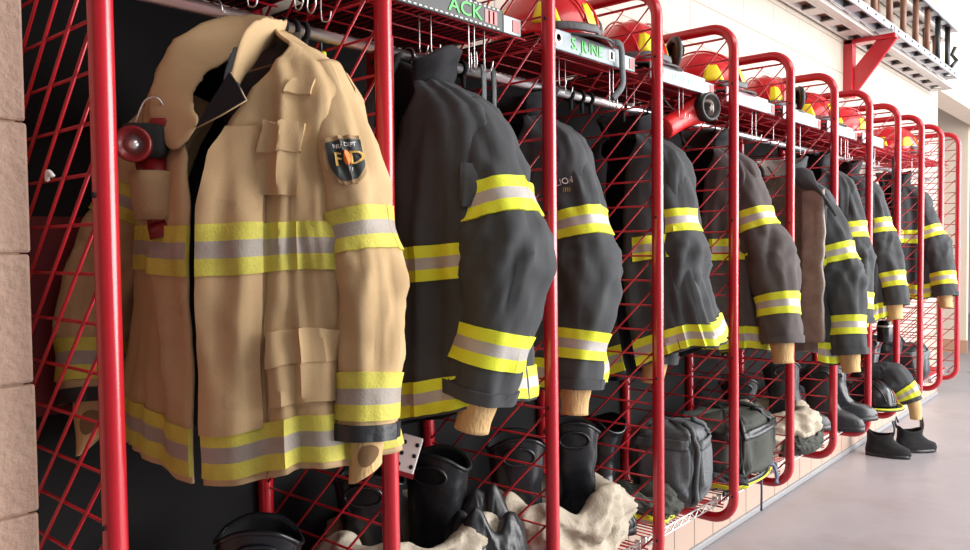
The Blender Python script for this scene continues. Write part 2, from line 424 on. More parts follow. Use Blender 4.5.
# ------------------------------------------------------------------ turnout coats
BODY = [(0, .070, .062), (.02, .105, .078), (.05, .165, .092), (.085, .212, .100), (.13, .236, .108), (.22, .240, .118), (.36, .242, .126), (.52, .250, .132), (.66, .262, .140), (.80, .275, .150), (.9, .28, .155)]
class Coat:
    """local axes: +x wearer's left, -y chest, z up, 0 at the hem"""
    def __init__(s, loc, rot, label, **k):
        s.L = k.get('L', .85); s.k = k; s.seed = k.get('seed', 1); s.amp = k.get('amp', 1.0)
        s.ws = k.get('ws', 1.0); s.ds = k.get('ds', 1.0)
        s.gap = k.get('gap', [(0, .55), (.14, .12), (1, .04)])
        s.tilt = k.get('tilt', 0.0); s.swing = k.get('swing', (0, 0))
        s.shell = k.get('shell', 'dark'); s.lin = k.get('lining', 'lining')
        s.lime = k.get('lime', 'lime'); s.sil = k.get('silver', 'silver')
        s.t = thing('turnout_coat', label, 'coat', (loc[0], loc[1], loc[2]), rot, 'turnout coats hanging from the rod')
        s.twist = k.get('twist', 0); s.bend = k.get('bend', 0); s.bendR = k.get('bendR', 0); s.wr = k.get('wr', 1)
    def zt(s, z): return (s.L-.035-z)/(s.L-.035)      # z (above hem) -> v
    def P(s, u, v):
        h = v*(s.L-.035); z = s.L-.035-h
        w = lerp_tab([(a, b) for a, b, c in BODY], h)*s.ws; d = lerp_tab([(a, c) for a, b, c in BODY], h)*s.ds
        g = lerp_tab(s.gap, v)
        th = -PI/2+g+u*(TAU-2*g)
        e = 2/2.5; c_, s_ = math.cos(th), math.sin(th)
        x = math.copysign(abs(c_)**e, c_)*w; y = math.copysign(abs(s_)**e, s_)*d
        q = Vector((c_*1.6+s.seed*7.3, s_*1.6+s.seed*3.1, h*1.4))
        lo = fbm(q*1.1, 2)*.030*min(1, v*3)
        fold = ridge(Vector((c_*3.4+s.seed*5, s_*3.4, h*1.1+s.seed)), 2)*.024*min(1, .25+v*1.2)
        fine = fbm(Vector((c_*5, s_*5+s.seed, h*9)), 2)*.006+ridge(Vector((c_*2.2+s.seed, s_*2.2+h*2.5, h*5+s.seed*2)), 2)*.006
        r = (lo+fold+fine)*s.amp
        n = Vector((c_/max(w, .05), s_/max(d, .05), 0)).normalized()
        p = Vector((x, y, 0))+n*r
        hang = max(0, h-.13)
        p.x += s.swing[0]*hang*hang*1.8; p.y += s.swing[1]*hang*hang*1.8
        if s.twist:
            a = s.twist*hang; p = Vector((p.x*math.cos(a)-p.y*math.sin(a), p.x*math.sin(a)+p.y*math.cos(a), 0))
        if s.bend: p.y += s.bend*(math.sqrt(p.x*p.x+.0016)-.04)
        if p.x < 0 and s.bendR: p.x *= s.wr; p.y += s.bendR*(math.sqrt(p.x*p.x+.0025)-.05)
        # shoulder slope of cloth and uneven hem
        z += s.tilt*(x/max(w, .05))*v*v+(.012*math.sin(3*th+s.seed)+.008*math.sin(5*th+2*s.seed))*v*v*s.amp
        return Vector((p.x, p.y, z))
    def N(s, fn, u, v):
        e = .022
        a = fn(min(u+e, 1), v)-fn(max(u-e, 0), v); b = fn(u, min(v+e, 1))-fn(u, max(v-e, 0))
        n = a.cross(b); n = n.normalized() if n.length > 1e-12 else Vector((0, -1, 0))
        return n
    def offs(s, fn, sign=1):
        return lambda u, v, o: fn(u, v)+s.N(fn, u, v)*o*sign
    def body(s, nu=110, nv=70):
        g = Geo(); g.grid(s.P, nu, nv)
        o = g.build('shell', [s.shell, s.lin], s.t, recalc=False, solid=.006)
        # orient outward
        n = s.N(s.P, .25, .5); s.bs = 1 if n.x > 0 else -1
        if s.bs < 0:
            for p in o.data.polygons: p.flip()
        return o
    def patch(s, name, fn, u0, u1, v0, v1, h, mats, bands=None, sign=1, nu=24, nv=12, parent=None, lift=.003, shape=None, slant=0, puff=0):
        """cloth patch lying on the surface fn, with edges"""
        g = Geo(); S_ = s.offs(fn, sign)
        def uv(i, j):
            a, b = i/nu, j/nv
            u = u0+(u1-u0)*a; v = v0+(v1-v0)*b+slant*(a-.5)
            if shape: u, v = shape(a, b, u, v)
            return u, v
        def row(off):
            o = len(g.v)
            for j in range(nv+1):
                for i in range(nu+1):
                    u, v = uv(i, j); pf = puff*math.sin(PI*i/nu)*math.sin(PI*j/nv) if off > lift else 0
                    g.v.append(tuple(S_(min(max(u, 0), 1) if not isinstance(fn, Sleeve) else u, min(max(v, 0), 1), off+pf)))
            return o
        a = row(lift+h); b = row(-.004); w = nu+1
        for j in range(nv):
            mi = 0
            if bands:
                f = (j+.5)/nv
                for k, (lim, m_) in enumerate(bands):
                    if f <= lim: mi = m_; break
            for i in range(nu): q = a+j*w+i; g.face((q, q+1, q+w+1, q+w), mi)
        for i in range(nu):
            q = i; g.face((a+q, b+q, b+q+1, a+q+1)); q = nv*w+i; g.face((a+q, a+q+1, b+q+1, b+q))
        for j in range(nv):
            q = j*w; g.face((a+q, a+q+w, b+q+w, b+q)); q = j*w+nu; g.face((a+q, b+q, b+q+w, a+q+w))
        return g.build(name, mats, parent or s.t, recalc=True, auto=.9)
    BANDS = [(.34, 0), (.66, 1), (1, 0)]
    def stripe(s, z, hgt=.082, u0=0.0, u1=1.0, slant=0, nu=90, lift=.003):
        v0, v1 = s.zt(z+hgt/2), s.zt(z-hgt/2)
        return s.patch('reflective_stripe', s.P, u0, u1, v0, v1, .0015, [s.lime, s.sil], s.BANDS, s.bs, nu, 12, slant=slant, lift=lift)
    def pocket(s, u0, u1, z1, z0, flap=True, slant=0, puff=.006):
        p = s.patch('pocket', s.P, u0, u1, s.zt(z1), s.zt(z0), .005, s.k.get('seam', s.shell), sign=s.bs, nu=16, nv=16, slant=slant, puff=puff)
        if flap: s.patch('flap', s.P, u0-.004, u1+.004, s.zt(z1+.006), s.zt(z1-(z1-z0)*.38), .016, s.shell, sign=s.bs, nu=16, nv=8, parent=p, slant=slant, puff=.004)
    def sleeve(s, pts, seed=0, wrist=True, stripes=(.42, .86), cuff=None, flatx=1.0, wr_len=.075, wr_dir=None, cuffband=True, hole=False):
        """pts: (x, y, drop from hook, ra, rb)"""
        sl = Sleeve([(a*(s.wr if a < 0 else 1), b+s.bend*abs(a)+(s.bendR*abs(a)*1.1 if a < 0 else 0), s.L-c, d, e) for a, b, c, d, e in pts], s.seed*3+seed, s.amp); sl.st = stripes
        g = Geo(); nv = 74
        g.grid(sl, 40, nv, closeu=True)
        o = g.build('sleeve', [s.shell, s.lin], s.t, recalc=False, solid=.005)
        n = s.N(sl, .3, .5); c = sl(.3, .5)-sl.center(.5); sg = 1 if n.dot(c) > 0 else -1
        if sg < 0:
            for p in o.data.polygons: p.flip()
        for v in stripes:
            hv = .040/sl.length
            s.patch('reflective_stripe', sl, 0, 1, v-hv, v+hv, .0015, [s.lime, s.sil], s.BANDS, sg, 40, 12, parent=o)
        if cuffband: s.patch('cuff', sl, 0, 1, 1-.028/sl.length, 1, .003, 'leather' if s.shell.startswith('tan') else s.shell, None, sg, 40, 4, parent=o)
        if wrist:
            e0 = sl.center(1); d = (sl.center(1)-sl.center(.93)).normalized()
            if wr_dir: d = Vector(wr_dir).normalized()
            ra, rb = sl.rad(1); ra *= .60; rb *= .62
            a, b = sl.frame(1)
            g = Geo()
            def W(u, v):
                th = TAU*u; k = 1-.12*v+.05*math.sin(6*v)+.03*noise.noise(Vector((math.cos(th)*2, math.sin(th)*2, v*4+s.seed)))
                zz = v*(wr_len+.03)-.03
                if hole: zz *= 1+.28*math.cos(th-2.4)
                return e0+d*zz+a*math.cos(th)*ra*k+b*math.sin(th)*rb*k
            g.grid(W, 28, 12, closeu=True)
            wo = g.build('wristlet', ['knit', 'tandk'], s.t, recalc=True, solid=.006, offset=0)
            if hole:
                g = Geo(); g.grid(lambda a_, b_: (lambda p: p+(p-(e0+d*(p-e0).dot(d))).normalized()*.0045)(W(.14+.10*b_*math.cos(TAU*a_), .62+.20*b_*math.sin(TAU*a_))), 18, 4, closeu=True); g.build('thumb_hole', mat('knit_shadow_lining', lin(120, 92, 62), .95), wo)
        return sl, sg, o
    def collar(s, h=.085, a0=-.95, a1=TAU-PI+.95, flare=.03, seed=0):
        """standing collar round the neck, angles from +x"""
        def C(u, v):
            th = a0+(a1-a0)*u
            w, d = .082+flare*v, .072+flare*v*.9
            front = max(0, -math.sin(th))
            z = s.L-.045+v*h*(1-.35*front)+.008*noise.noise(Vector((th*2, v*2, s.seed)))
            dr = .012*noise.noise(Vector((th*1.5+4, v*2, s.seed+2)))
            return Vector(((w+dr)*math.cos(th), (d+dr)*math.sin(th)-.012*front, z-front*.02))
        g = Geo(); g.grid(C, 40, 10); return g.build('collar', [s.shell, s.lin], s.t, solid=.010, offset=0)
class Sleeve:
    def __init__(s, pts, seed, amp):
        c = crom(pts_pad(pts), 12); s.seed = seed; s.amp = amp
        d = [0]
        for a, b in zip(c, c[1:]): d.append(d[-1]+(Vector(a[:3])-Vector(b[:3])).length)
        s.length = d[-1]; s.c = []; i = 0; s.st = ()
        for k in range(97):
            q = s.length*k/96
            while i < len(d)-2 and d[i+1] < q: i += 1
            f = (q-d[i])/max(1e-9, d[i+1]-d[i]); s.c.append(c[i].lerp(c[i+1], min(1, f)))
    def at(s, v):
        f = min(max(v, 0), 1)*(len(s.c)-1); i = min(int(f), len(s.c)-2); k = f-i
        return s.c[i].lerp(s.c[i+1], k)
    def center(s, v): return Vector(s.at(v)[:3])
    def rad(s, v): p = s.at(v); return p[3], p[4]
    def frame(s, v):
        t = (s.center(min(v+.03, 1))-s.center(max(v-.03, 0))).normalized()
        a = Vector((1, 0, 0)); a = (a-t*a.dot(t)); a = a.normalized() if a.length > .2 else Vector((0, 0, 1)); return a, t.cross(a)
    def __call__(s, u, v):
        p = s.at(v); a, b = s.frame(v); th = TAU*u; c_, s_ = math.cos(th), math.sin(th)
        z = v*s.length
        el = math.exp(-((v-.5)/.16)**2); env = min(1, v*4+.15)
        r = fbm(Vector((c_*1.3+s.seed, s_*1.3, z*4)), 2)*.015+el*ridge(Vector((c_*.9+s.seed*2, s_*.9, z*9+c_*2.2)), 2)*.016
        r += ridge(Vector((c_*1.8, s_*1.8+s.seed, z*5-c_)), 2)*.012+fbm(Vector((c_*3, s_*3, z*15+s.seed)), 2)*.0018
        for q in s.st: r *= 1-.72*math.exp(-((v-q)/.075)**2)
        r *= s.amp*env*(1-.5*max(0, (v-.8)/.2))
        e = 2/2.3
        return Vector(p[:3])+a*math.copysign(abs(c_)**e, c_)*(p[3]+r)+b*math.copysign(abs(s_)**e, s_)*(p[4]+r)
def pts_pad(p): return [Vector(x) for x in p]
def mirror(pts): return [(-a, b, c, d, e) for a, b, c, d, e in pts]
def hanger(x, y, zb, label):
    """wire coat hanger: hook over the rod, arms inside the shoulders"""
    t = thing('coat_hanger', label, 'hanger', (x, y, zb))
    g = Geo(); g.tube([(XR-x+.021*math.cos(a), .0, ZR-zb+.021*math.sin(a)) for a in [(-.3+k*.32) for k in range(11)]]+[(0, 0, .03), (0, 0, 0)], .0022, 6)
    g.build('hook', 'zinc', t)
    return t
# --- the tan coat in front
def front_coat():
    c = Coat((-.100, .315, ZR-.855), math.radians(24), 'tan coat with lime stripes hanging open, nearest in the row', L=.835, seed=3, shell='tan', lining='lining', lime='limedull', silver='silverdull', seam='tan',
             gap=[(0, 1.35), (.05, 1.05), (.11, .55), (.17, .30), (.24, .15), (.31, .05), (.42, .012), (1, .02)], amp=.9, ws=.86, bend=.06, bendR=.30, wr=1.2)
    c.body(130, 80)
    # chest stripe (left half then right half), hem stripe
    c.stripe(.39, .085, 0, .42); c.stripe(.39, .085, .60, 1.0)
    c.stripe(.052, .080, .0, 1.0, nu=110)
    # storm flap hanging over the left edge, ends above the hem
    c.patch('storm_flap', c.P, 0.0, .062, c.zt(.60), c.zt(.085), .005, 'tan', None, c.bs, 10, 50)
    c.stripe(.391, .087, .0, .063, nu=10, lift=.010).name = 'reflective_stripe'
    c.pocket(.048, .118, .600, .480, False, slant=.006)
    c.patch('flap', c.P, .046, .120, c.zt(.607), c.zt(.555), .013, 'tan', None, c.bs, 14, 6, slant=.006)
    c.pocket(.072, .205, .235, .115, False)
    c.patch('flap', c.P, .070, .207, c.zt(.242), c.zt(.185), .013, 'tan', None, c.bs, 18, 8)
    c.patch('name_loop', c.P, .060, .112, c.zt(.682), c.zt(.656), .008, 'tan', None, c.bs, 12, 6)
    LS = [(.142, 0, .120, .045, .06), (.172, 0, .205, .052, .066), (.200, -.005, .33, .056, .068), (.228, -.012, .46, .057, .066), (.248, -.03, .58, .053, .062), (.256, -.05, .70, .049, .060), (.257, -.06, .785, .048, .058)]
    sl, sg, o = c.sleeve(LS, 1, stripes=(.46, .89), hole=True, wr_len=.062)
    wr_, br_ = c.wr, c.bendR; c.wr = 1; c.bendR = 0
    c.sleeve([(-.165, .06, .120, .045, .06), (-.235, .05, .205, .054, .066), (-.30, .03, .33, .058, .068), (-.340, -.005, .46, .058, .066), (-.358, -.035, .58, .054, .062), (-.350, -.06, .69, .050, .060), (-.342, -.07, .75, .048, .058)], 2, stripes=(.40, .88), hole=True, wr_len=.08)
    c.wr, c.bendR = wr_, br_
    Sf = c.offs(c.P, c.bs)
    for u, va, vb in ((.066, .30, 1), (.235, .10, 1), (.80, .12, 1)):
        g = Geo(); g.tube([Sf(u, va+(vb-va)*k/60, .0012) for k in range(61)], .0016, 5); g.build('seam', 'tandk', c.t)
    # shield patch on the left sleeve
    def shield(k, dx=1.0):
        def f(a, b, u, v):
            wv = (1.0-.10*math.cos(a*PI*2)*0) if b < .45 else math.sqrt(max(.02, 1-((b-.45)/.58)**2))
            uc, vc = .155, .285
            x = (a-.5)*wv*dx; y = (b-.5)*k-(.04*math.sin(PI*a)*(1-b))*k
            return uc+x*.0215*10*k*.73, vc+y*.125
        return f
    for nm, k, h, m in (('shield_patch', 1.0, .002, 'tandk'), ('shield_field', .84, .0035, 'labeldk')):
        po = c.patch(nm, sl, 0, 1, 0, 1, h, m, None, sg, 24, 20, parent=o, shape=shield(k))
    S_ = c.offs(sl, sg)
    du = (sl(.16, .285)-sl(.15, .285)).length/.01; dv = sl.length
    # text direction along increasing u seen from outside
    def mp(ox, oy, flip):
        return lambda a, b, z: S_(.155+flip*(a+ox)/du, .285-(b+oy)/dv, .0098+z)
    n = (sl(.16, .285)-sl(.15, .285)); out = S_(.155, .285, .01)-S_(.155, .285, 0); rightdir = Vector((0, 0, 1)).cross(out); fl = 1 if n.dot(rightdir) > 0 else -1
    for txt, ox, oy, sz, m, sx in (('F', -.017, .002, .036, 'gold', 1.1), ('D', .018, .002, .036, 'gold', 1.1), ('FIRE DEPT', 0, .027, .0105, 'white', 1.0), ('/ /', .004, -.019, .010, 'white', 1.1)):
        g = Geo(); add_text(g, txt, sz, mp(ox, oy, fl), sxy=(sx, 1)); g.build('lettering', m, o, smooth=False)
    g = Geo(); g.grid(lambda u, v: mp(0, 0, fl)(.0075*math.cos(TAU*u)*math.sin(PI*v)*.9, .003-.013*math.cos(PI*v), .001), 14, 8, closeu=True); g.build('flame_emblem', 'orange', o)
    # big collar: right wing sweeping down, left wing standing
    L = c.L
    def band(name, path, wid, thick, mats, roll=0):
        pp = crom(path, 10); g = Geo()
        m = len(pp)
        def Bf(u, v):
            f = v*(m-1); i = min(int(f), m-2); p = pp[i].lerp(pp[i+1], f-i)
            ctr = Vector(p[:3]); wd = Vector(p[3:6]); tk = p[6]
            t = (Vector(pp[i+1][:3])-Vector(pp[i][:3])).normalized(); nn = t.cross(wd).normalized()
            th = TAU*u; r = 1+.14*noise.noise(Vector((math.cos(th), math.sin(th), v*6)))+.12*ridge(Vector((math.cos(th)*1.2, math.sin(th), v*9)), 2)
            en = min(1, math.sqrt(max(0, 1-(max(0, abs(v-.5)-.42)/.08)**2))+.02)
            return ctr+wd*math.cos(th)*r*en+nn*math.sin(th)*tk*.62*r*en
        g.grid(Bf, 20, 44, closeu=True); return g.build(name, mats, c.t)
    # (x, y, z, wx, wy, wz, thickness)
    rw = [(.010, .062, L-.016, .02, .01, .030, .011), (-.042, .035, L-.026, -.022, .0, .032, .013), (-.070, -.050, L-.075, -.034, -.014, .020, .016), (-.074, -.112, L-.145, -.037, -.012, .0, .017), (-.056, -.146, L-.210, -.032, -.008, -.018, .014), (-.018, -.156, L-.258, -.020, -.004, -.024, .008)]
    band('collar', rw, 0, 0, 'tan')
    lw = [(-.02, .062, L-.022, .012, 0, .026, .011), (.028, .052, L-.030, .020, 0, .022, .013), (.058, .0, L-.046, .014, .004, .024, .011), (.066, -.065, L-.070, .008, -.006, .032, .010), (.058, -.112, L-.125, .008, -.004, .040, .008), (.046, -.134, L-.190, .004, -.002, .02, .006)]
    band('collar', lw, 0, 0, 'tan')
    vp = [(.058, -.108, L-.115, .004, -.010, .022, .004), (.052, -.128, L-.145, .004, -.010, .024, .004), (.046, -.140, L-.175, .002, -.006, .014, .003)]
    band('velcro_patch', vp, 0, 0, 'lining')
    # black throat tab folded over the left front
    g = Geo()
    def q(a, b, o=0): return Vector((a, -.152+.09*a-o, b))
    tri = [(.0, .598), (.030, .640), (.066, .688), (.080, .668), (.094, .640), (.048, .618)]
    g.v = [tuple(q(a, b)) for a, b in tri]; g.face((0, 5, 4, 3, 2, 1)); tb = g.build('throat_tab', 'lining', c.t, solid=.008, smooth=False)
    g = Geo(); g.tube([q(a, b, .003) for a, b in ((.066, .688), (.094, .640), (.048, .618), (.0, .598))], .0022, 6); g.build('edge_binding', 'tan', tb)
    # inside of the yoke and the loop
    g = Geo(); g.grid(lambda u, v: Vector((-.085+.17*u, .055-.02*math.sin(PI*u)*0-.02*v, L-.03-.36*v)), 8, 10); g.build('yoke_lining', mat('charcoal_lining', lin(70, 66, 64), .85, bump=.3, bscale=30, var=.2), c.t, solid=.004)
    g = Geo(); g.tube([(-.07, .03, L-.115), (-.02, .024, L-.105), (.045, .03, L-.092)], .0022, 6); g.build('hanger_loop', 'tandk', c.t)
    hanger(-.165, .305, ZR-.06, 'thin wire hanger holding the tan coat on the rod')
    # flashlight holder on the right chest
    S2 = c.offs(c.P, c.bs)
    return c
HERO = front_coat()
def black_coat(n, dx, dy, rot, label, sl, **k):
    wl = k.pop('wrist', True); stv = k.pop('sv', (.36, .83)); chest = k.pop('chest', .40); hem = k.pop('hem', .05); wd = k.pop('wr_dir', None); col = k.pop('col', True); rs = k.pop('rs', True)
    L = k.get('L', .86); k['L'] = L; drop = k.pop('drop', 0)
    c = Coat((XR+dx, n*S+dy, ZR-L-.035-drop), math.radians(rot), label, **k)
    c.body(96, 60)
    g = Geo(); g.tube([(XR-(XR+dx)+.0165*math.cos(a), 0, L+.035+drop+.0165*math.sin(a)) for a in [TAU*q/12 for q in range(12)]], .0025, 5, closed=True); g.tube([(-dx, 0, L+.004), (-dx*.5, .03, L-.05)], .003, 5); g.build('hanger_loop', 'matteblack', c.t)
    c.stripe(chest, .085, .02, .98); c.stripe(hem, .085, .0, 1.0)
    c.left = c.sleeve(sl, 1, wrist=wl, stripes=stv, wr_dir=wd)
    if rs: c.sleeve(mirror([(.165*c.ws, 0, .125, .05, .066), (.205*c.ws, 0, .22, .046, .07), (.208*c.ws, -.03, .45, .044, .066), (.204*c.ws, -.05, .72, .044, .06)]), 2, wrist=False, stripes=(.43, .87))
    if col: c.collar(seed=n)
    return c
SLV = [(.150, 0, .130, .045, .060), (.190, -.002, .20, .060, .074), (.232, -.01, .33, .070, .082), (.265, -.02, .46, .076, .086), (.272, -.042, .58, .073, .082), (.262, -.065, .70, .069, .076), (.257, -.075, .775, .067, .074)]
SLVOLD = [(.165, 0, .118, .062, .072), (.225, -.002, .20, .074, .086), (.268, -.01, .33, .076, .086), (.285, -.02, .47, .080, .086), (.262, -.045, .60, .072, .078), (.235, -.07, .72, .066, .072), (.228, -.078, .76, .064, .070)]
def E_(pts, **f):
    """per-bay variation of the sleeve path: lists of offsets at each point"""
    out = []
    for i, p in enumerate(pts):
        q = list(p)
        for ax, key in enumerate(('x', 'y', 'z', 'a', 'b')):
            if key in f: q[ax] += f[key][i]
        out.append(tuple(q))
    return out
c1 = black_coat(1, .03, .25, 4, 'black coat with popped collar and throat tab, hanging right of the tan coat', E_(SLV, x=[0,.01,.01,.01,0,-.01,-.02], z=[-.01,-.01,-.02,-.02,-.02,-.01,-.01]), seed=11, lining='lining', tilt=.09, chest=.375)
c1.pocket(.135, .20, .60, .50, False)
g = Geo(); L = c1.L
def tabf(u, v):
    p = crom([(-.01, -.075, L+.01, .045), (-.045, -.125, L-.09, .048), (-.035, -.150, L-.18, .042), (.015, -.165, L-.255, .046)], 8)
    f = v*(len(p)-1); i = min(int(f), len(p)-2); q = p[i].lerp(p[i+1], f-i)
    return Vector((q[0]+(u-.5)*2*q[3]*.8, q[1]-.012*math.sin(PI*u)+.01*noise.noise(Vector((u*3, v*4, 2))), q[2]+(u-.5)*.03))
g.grid(tabf, 10, 30); g.build('throat_tab', 'dark', c1.t, solid=.012)
g = Geo(); g.grid(lambda u, v: Vector((-.080+.125*u, .035-.02*math.sin(PI*u)-.05*v, L-.075+.095*v-.06*abs(u-.45))), 16, 8); g.build('collar', 'dark', c1.t, solid=.014)
hanger(XR+.03, S+.25, ZR-.06, 'wire hanger holding the black coat with popped collar')
SLN = E_(SLV, x=[-.025, -.035, -.04, -.045, -.045, -.04, -.035], z=[0, 0, 0, .01, .03, .05, .06])
KW = dict(ws=.86)
c2 = black_coat(2, -.075, .225, 4, 'black coat with small gold lettering on its shoulder, above the pale trousers and boots', E_(SLN, x=[0, 0, 0, .0, .0, .0, .0]), seed=23, ws=.88, tilt=.03)
sl, sg, so = c2.left
def sleeve_text(sl, sg, so, u0, v0, items):
    S_ = (lambda u, v, o: sl(u, v)+Coat.N(c2, sl, u, v)*o*sg)
    du = (sl(u0+.01, v0)-sl(u0, v0)).length/.01; dv = sl.length
    out = S_(u0, v0, .01)-S_(u0, v0, 0); fl = 1 if (sl(u0+.01, v0)-sl(u0, v0)).dot(Vector((0, 0, 1)).cross(out)) > 0 else -1
    for txt, ox, oy, sz, m in items:
        g = Geo(); add_text(g, txt, sz, lambda a, b, z: S_(u0+fl*(a+ox)/du, v0-(b+oy)/dv, .004+z)); g.build('lettering', m, so, smooth=False)
sleeve_text(sl, sg, so, .20, .215, [('LION', 0, .012, .026, 'white'), ('/////', 0, -.013, .018, 'gold')])
c3 = black_coat(3, -.05, .24, 6, 'black coat with its hem swung outwards, right of the grey nylon bag', E_(SLN, x=[0, -.01, -.03, -.04, -.06, -.09, -.10]), seed=31, ws=.86, swing=(.10, -.02), tilt=.11, sv=(.33, .84))
c4 = black_coat(4, -.02, .22, 4, 'faded brown-black coat with bent sleeve and tan wristlet, above the black duffel bag', E_(SLN, x=[0, 0, 0, .02, .06, .09, .10], z=[0, 0, 0, 0, 0, -.01, -.02]), seed=43, ws=.86, shell='brown', tilt=.02, sv=(.32, .80))
c5 = black_coat(5, .06, .24, 8, 'black coat hanging open on grey fleecy lining, between red panels beside the ladder bracket', E_(SLN, x=[0, .01, .02, .03, .05, .07, .08]), seed=57, ws=.9,drop=.085, lining='liningtan', sv=(.40, .83), gap=[(0, 1.0), (.15, .9), (.4, .75), (1, .7)], tilt=.0)
g = Geo(); L = c5.L
g.grid(lambda u, v: Vector((.12+.095*u+.012*noise.noise(Vector((v*9, u*3, 1))), -.125-.03*u+.012*math.sin(v*8), L-.12-.66*v)), 8, 40); g.build('lining_edge', 'liningtan', c5.t, solid=.018)
g = Geo(); g.grid(lambda u, v: Vector((.06+.10*u+.09*v, -.13-.04*math.sin(PI*v), L-.04-.10*v-.10*u*v+.02*math.sin(u*PI))), 10, 12); g.build('collar', 'dark', c5.t, solid=.014)
c6 = black_coat(6, .0, .24, 10, 'black coat with tan wristlet, seventh in the row, just past the open lined coat', E_(SLN, x=[0, 0, -.01, -.02, -.01, .0, .0]), seed=61, ws=.88, sv=(.36, .85))
c7 = black_coat(7, -.02, .22, 8, 'black coat hanging above the black helmet, eighth in the row', E_(SLN, x=[0, 0, -.01, -.01, .02, .05, .06], z=[0]*4+[-.01, -.04, -.05]), seed=71, ws=.86, sv=(.34, .80))
c9 = black_coat(9, -.02, .22, 4, 'last black coat of the row, hanging against the pale far wall', E_(SLN, x=[0, 0, 0, .02, .05, .08, .09], z=[0]*4+[-.01, -.03, -.04]), seed=83, ws=.86, sv=(.38, .84), L=.80)
# ------------------------------------------------------------------ helmets on the upper shelf
def helmet(loc, rot, label, shell='helmet', group='red helmets on the upper shelves', stickers=True, goggles=True):
    t = thing('helmet', label, 'helmet', (loc[0], loc[1], loc[2]), rot, group); t.scale = (1.12, 1.12, 1.15)
    def H(u, v, o=0):
        th = TAU*u; ph = v*PI/2
        rx, ry, rz = .125, .155, .150
        k = 1+.035*max(0, math.cos(th*4))*math.sin(ph)*0
        r = math.sin(ph)**.92
        ridge_ = .010*max(0, 1-abs((th % PI)-PI/2)*9)*(math.sin(ph) if v > 0 else 0)
        n = Vector((math.cos(th)*math.sin(ph)/rx, math.sin(th)*math.sin(ph)/ry, math.cos(ph)/rz)).normalized()
        return Vector((rx*r*math.cos(th), ry*r*math.sin(th), .022+rz*math.cos(ph)))+n*(o+ridge_*.6)
    g = Geo(); g.grid(lambda u, v: H(u, .001+v*.999), 48, 18, closeu=True); g.build('shell', shell, t, solid=.004)
    g = Geo()
    for k in range(3):
        a = (k-1)*.5
        g.tube([(math.sin(a)*.06, .155*math.cos(p)*math.cos(a*.4), .024+.153*math.sin(p)) for p in [PI*q/16 for q in range(1, 16)]], .0035, 6)
    for i, a in enumerate((-.5, 0, .5)):
        g = Geo(); g.tube([(.125*math.sin(a)*.9*(.4+.6*math.sin(p)), .157*math.cos(p), .024+.151*math.sin(p)*(1-.10*abs(a))) for p in [PI*q/18 for q in range(1, 18)]], .0032, 6); g.build('ridge', shell, t)
    g = Geo()
    def B(u, v):
        th = TAU*u; ex = .028+.030*max(0, math.sin(th))+.012*max(0, -math.sin(th))
        k = v
        return Vector(((.125+ex*k)*math.cos(th), (.155+ex*k)*math.sin(th), .022-.012*k*k))
    g.grid(B, 48, 4, closeu=True); g.build('brim', shell, t, solid=.004)
    g = Geo(); g.tube([B(k/48, 1) for k in range(48)], .0042, 6, closed=True); g.build('brim_edge', 'brim', t)
    if stickers:
        for k in range(6):
            uc = (k+.5)/6
            g = Geo(); g.grid(lambda a, b: H(uc+(a-.5)*.085*(.55+.45*b), .62+.26*b, .0016), 6, 5); g.build('reflective_trapezoid', 'yellow', t, solid=.001)
    if goggles:
        g = Geo(); g.tube([(.135+.012*math.cos(a)*.4, -.05+.050*math.cos(a), .075+.040*math.sin(a)) for a in [TAU*q/18 for q in range(18)]], .011, 8, closed=True); gg = g.build('goggle_frame', 'brim', t)
        g = Geo(); g.grid(lambda u, v: Vector((.138+.012*math.cos(PI*(v-.5)), -.05+.046*(2*u-1)*math.sqrt(max(0, 1-(2*v-1)**2)), .075+.036*(2*v-1))), 8, 8); g.build('goggle_lens', 'grey', gg)
        g = Geo(); g.tube([H(u, .93, .006) for u in [.90-.30*q/14 for q in range(15)]], .011, 6, flat=.25); g.build('goggle_strap', 'grey', t)
    return t
HP = [(2, -.22, .27, .4, 'red helmet at the picture top above the grey name strip with green letters'),
      (3, -.23, .20, -.3, 'red helmet with yellow trapezoids behind the strip with the round red emblem'),
      (4, -.24, .22, .5, 'red helmet with yellow trapezoids above the red angle flashlight'),
      (5, -.24, .29, -.5, 'red helmet with yellow trapezoids, third visible to the right of the emblem strip'),
      (6, -.25, .27, .2, 'red helmet with yellow trapezoids left of the foot of the ladder bracket'),
      (7, -.25, .30, 1.2, 'red helmet with yellow trapezoids directly under the red ladder bracket'),
      (9, -.25, .25, .8, 'red helmet far along the shelf, last one before the beige end wall')]
for n, x, dy, r, lab in HP: helmet((x, n*S+dy, ZH+.013), r+1.25, lab)
# dangling black rubber strap over the emblem strip
g = Geo(); yy = 2*S+.40
g.tube(crom([(-.10, yy-.03, ZH+.035), (-.045, yy-.02, ZH+.038), (-.028, yy, ZH+.03), (-.030, yy+.012, ZH-.03), (-.034, yy+.018, ZH-.085), (-.05, yy-.012, ZH-.125)], 6), .011, 8, flat=.45)
tag(g.build('rubber_strap', 'grey'), 'grey rubber strap draped over the right end of the grey name strip', 'strap')

# folded dark gear on the first two upper shelves
HELM = True
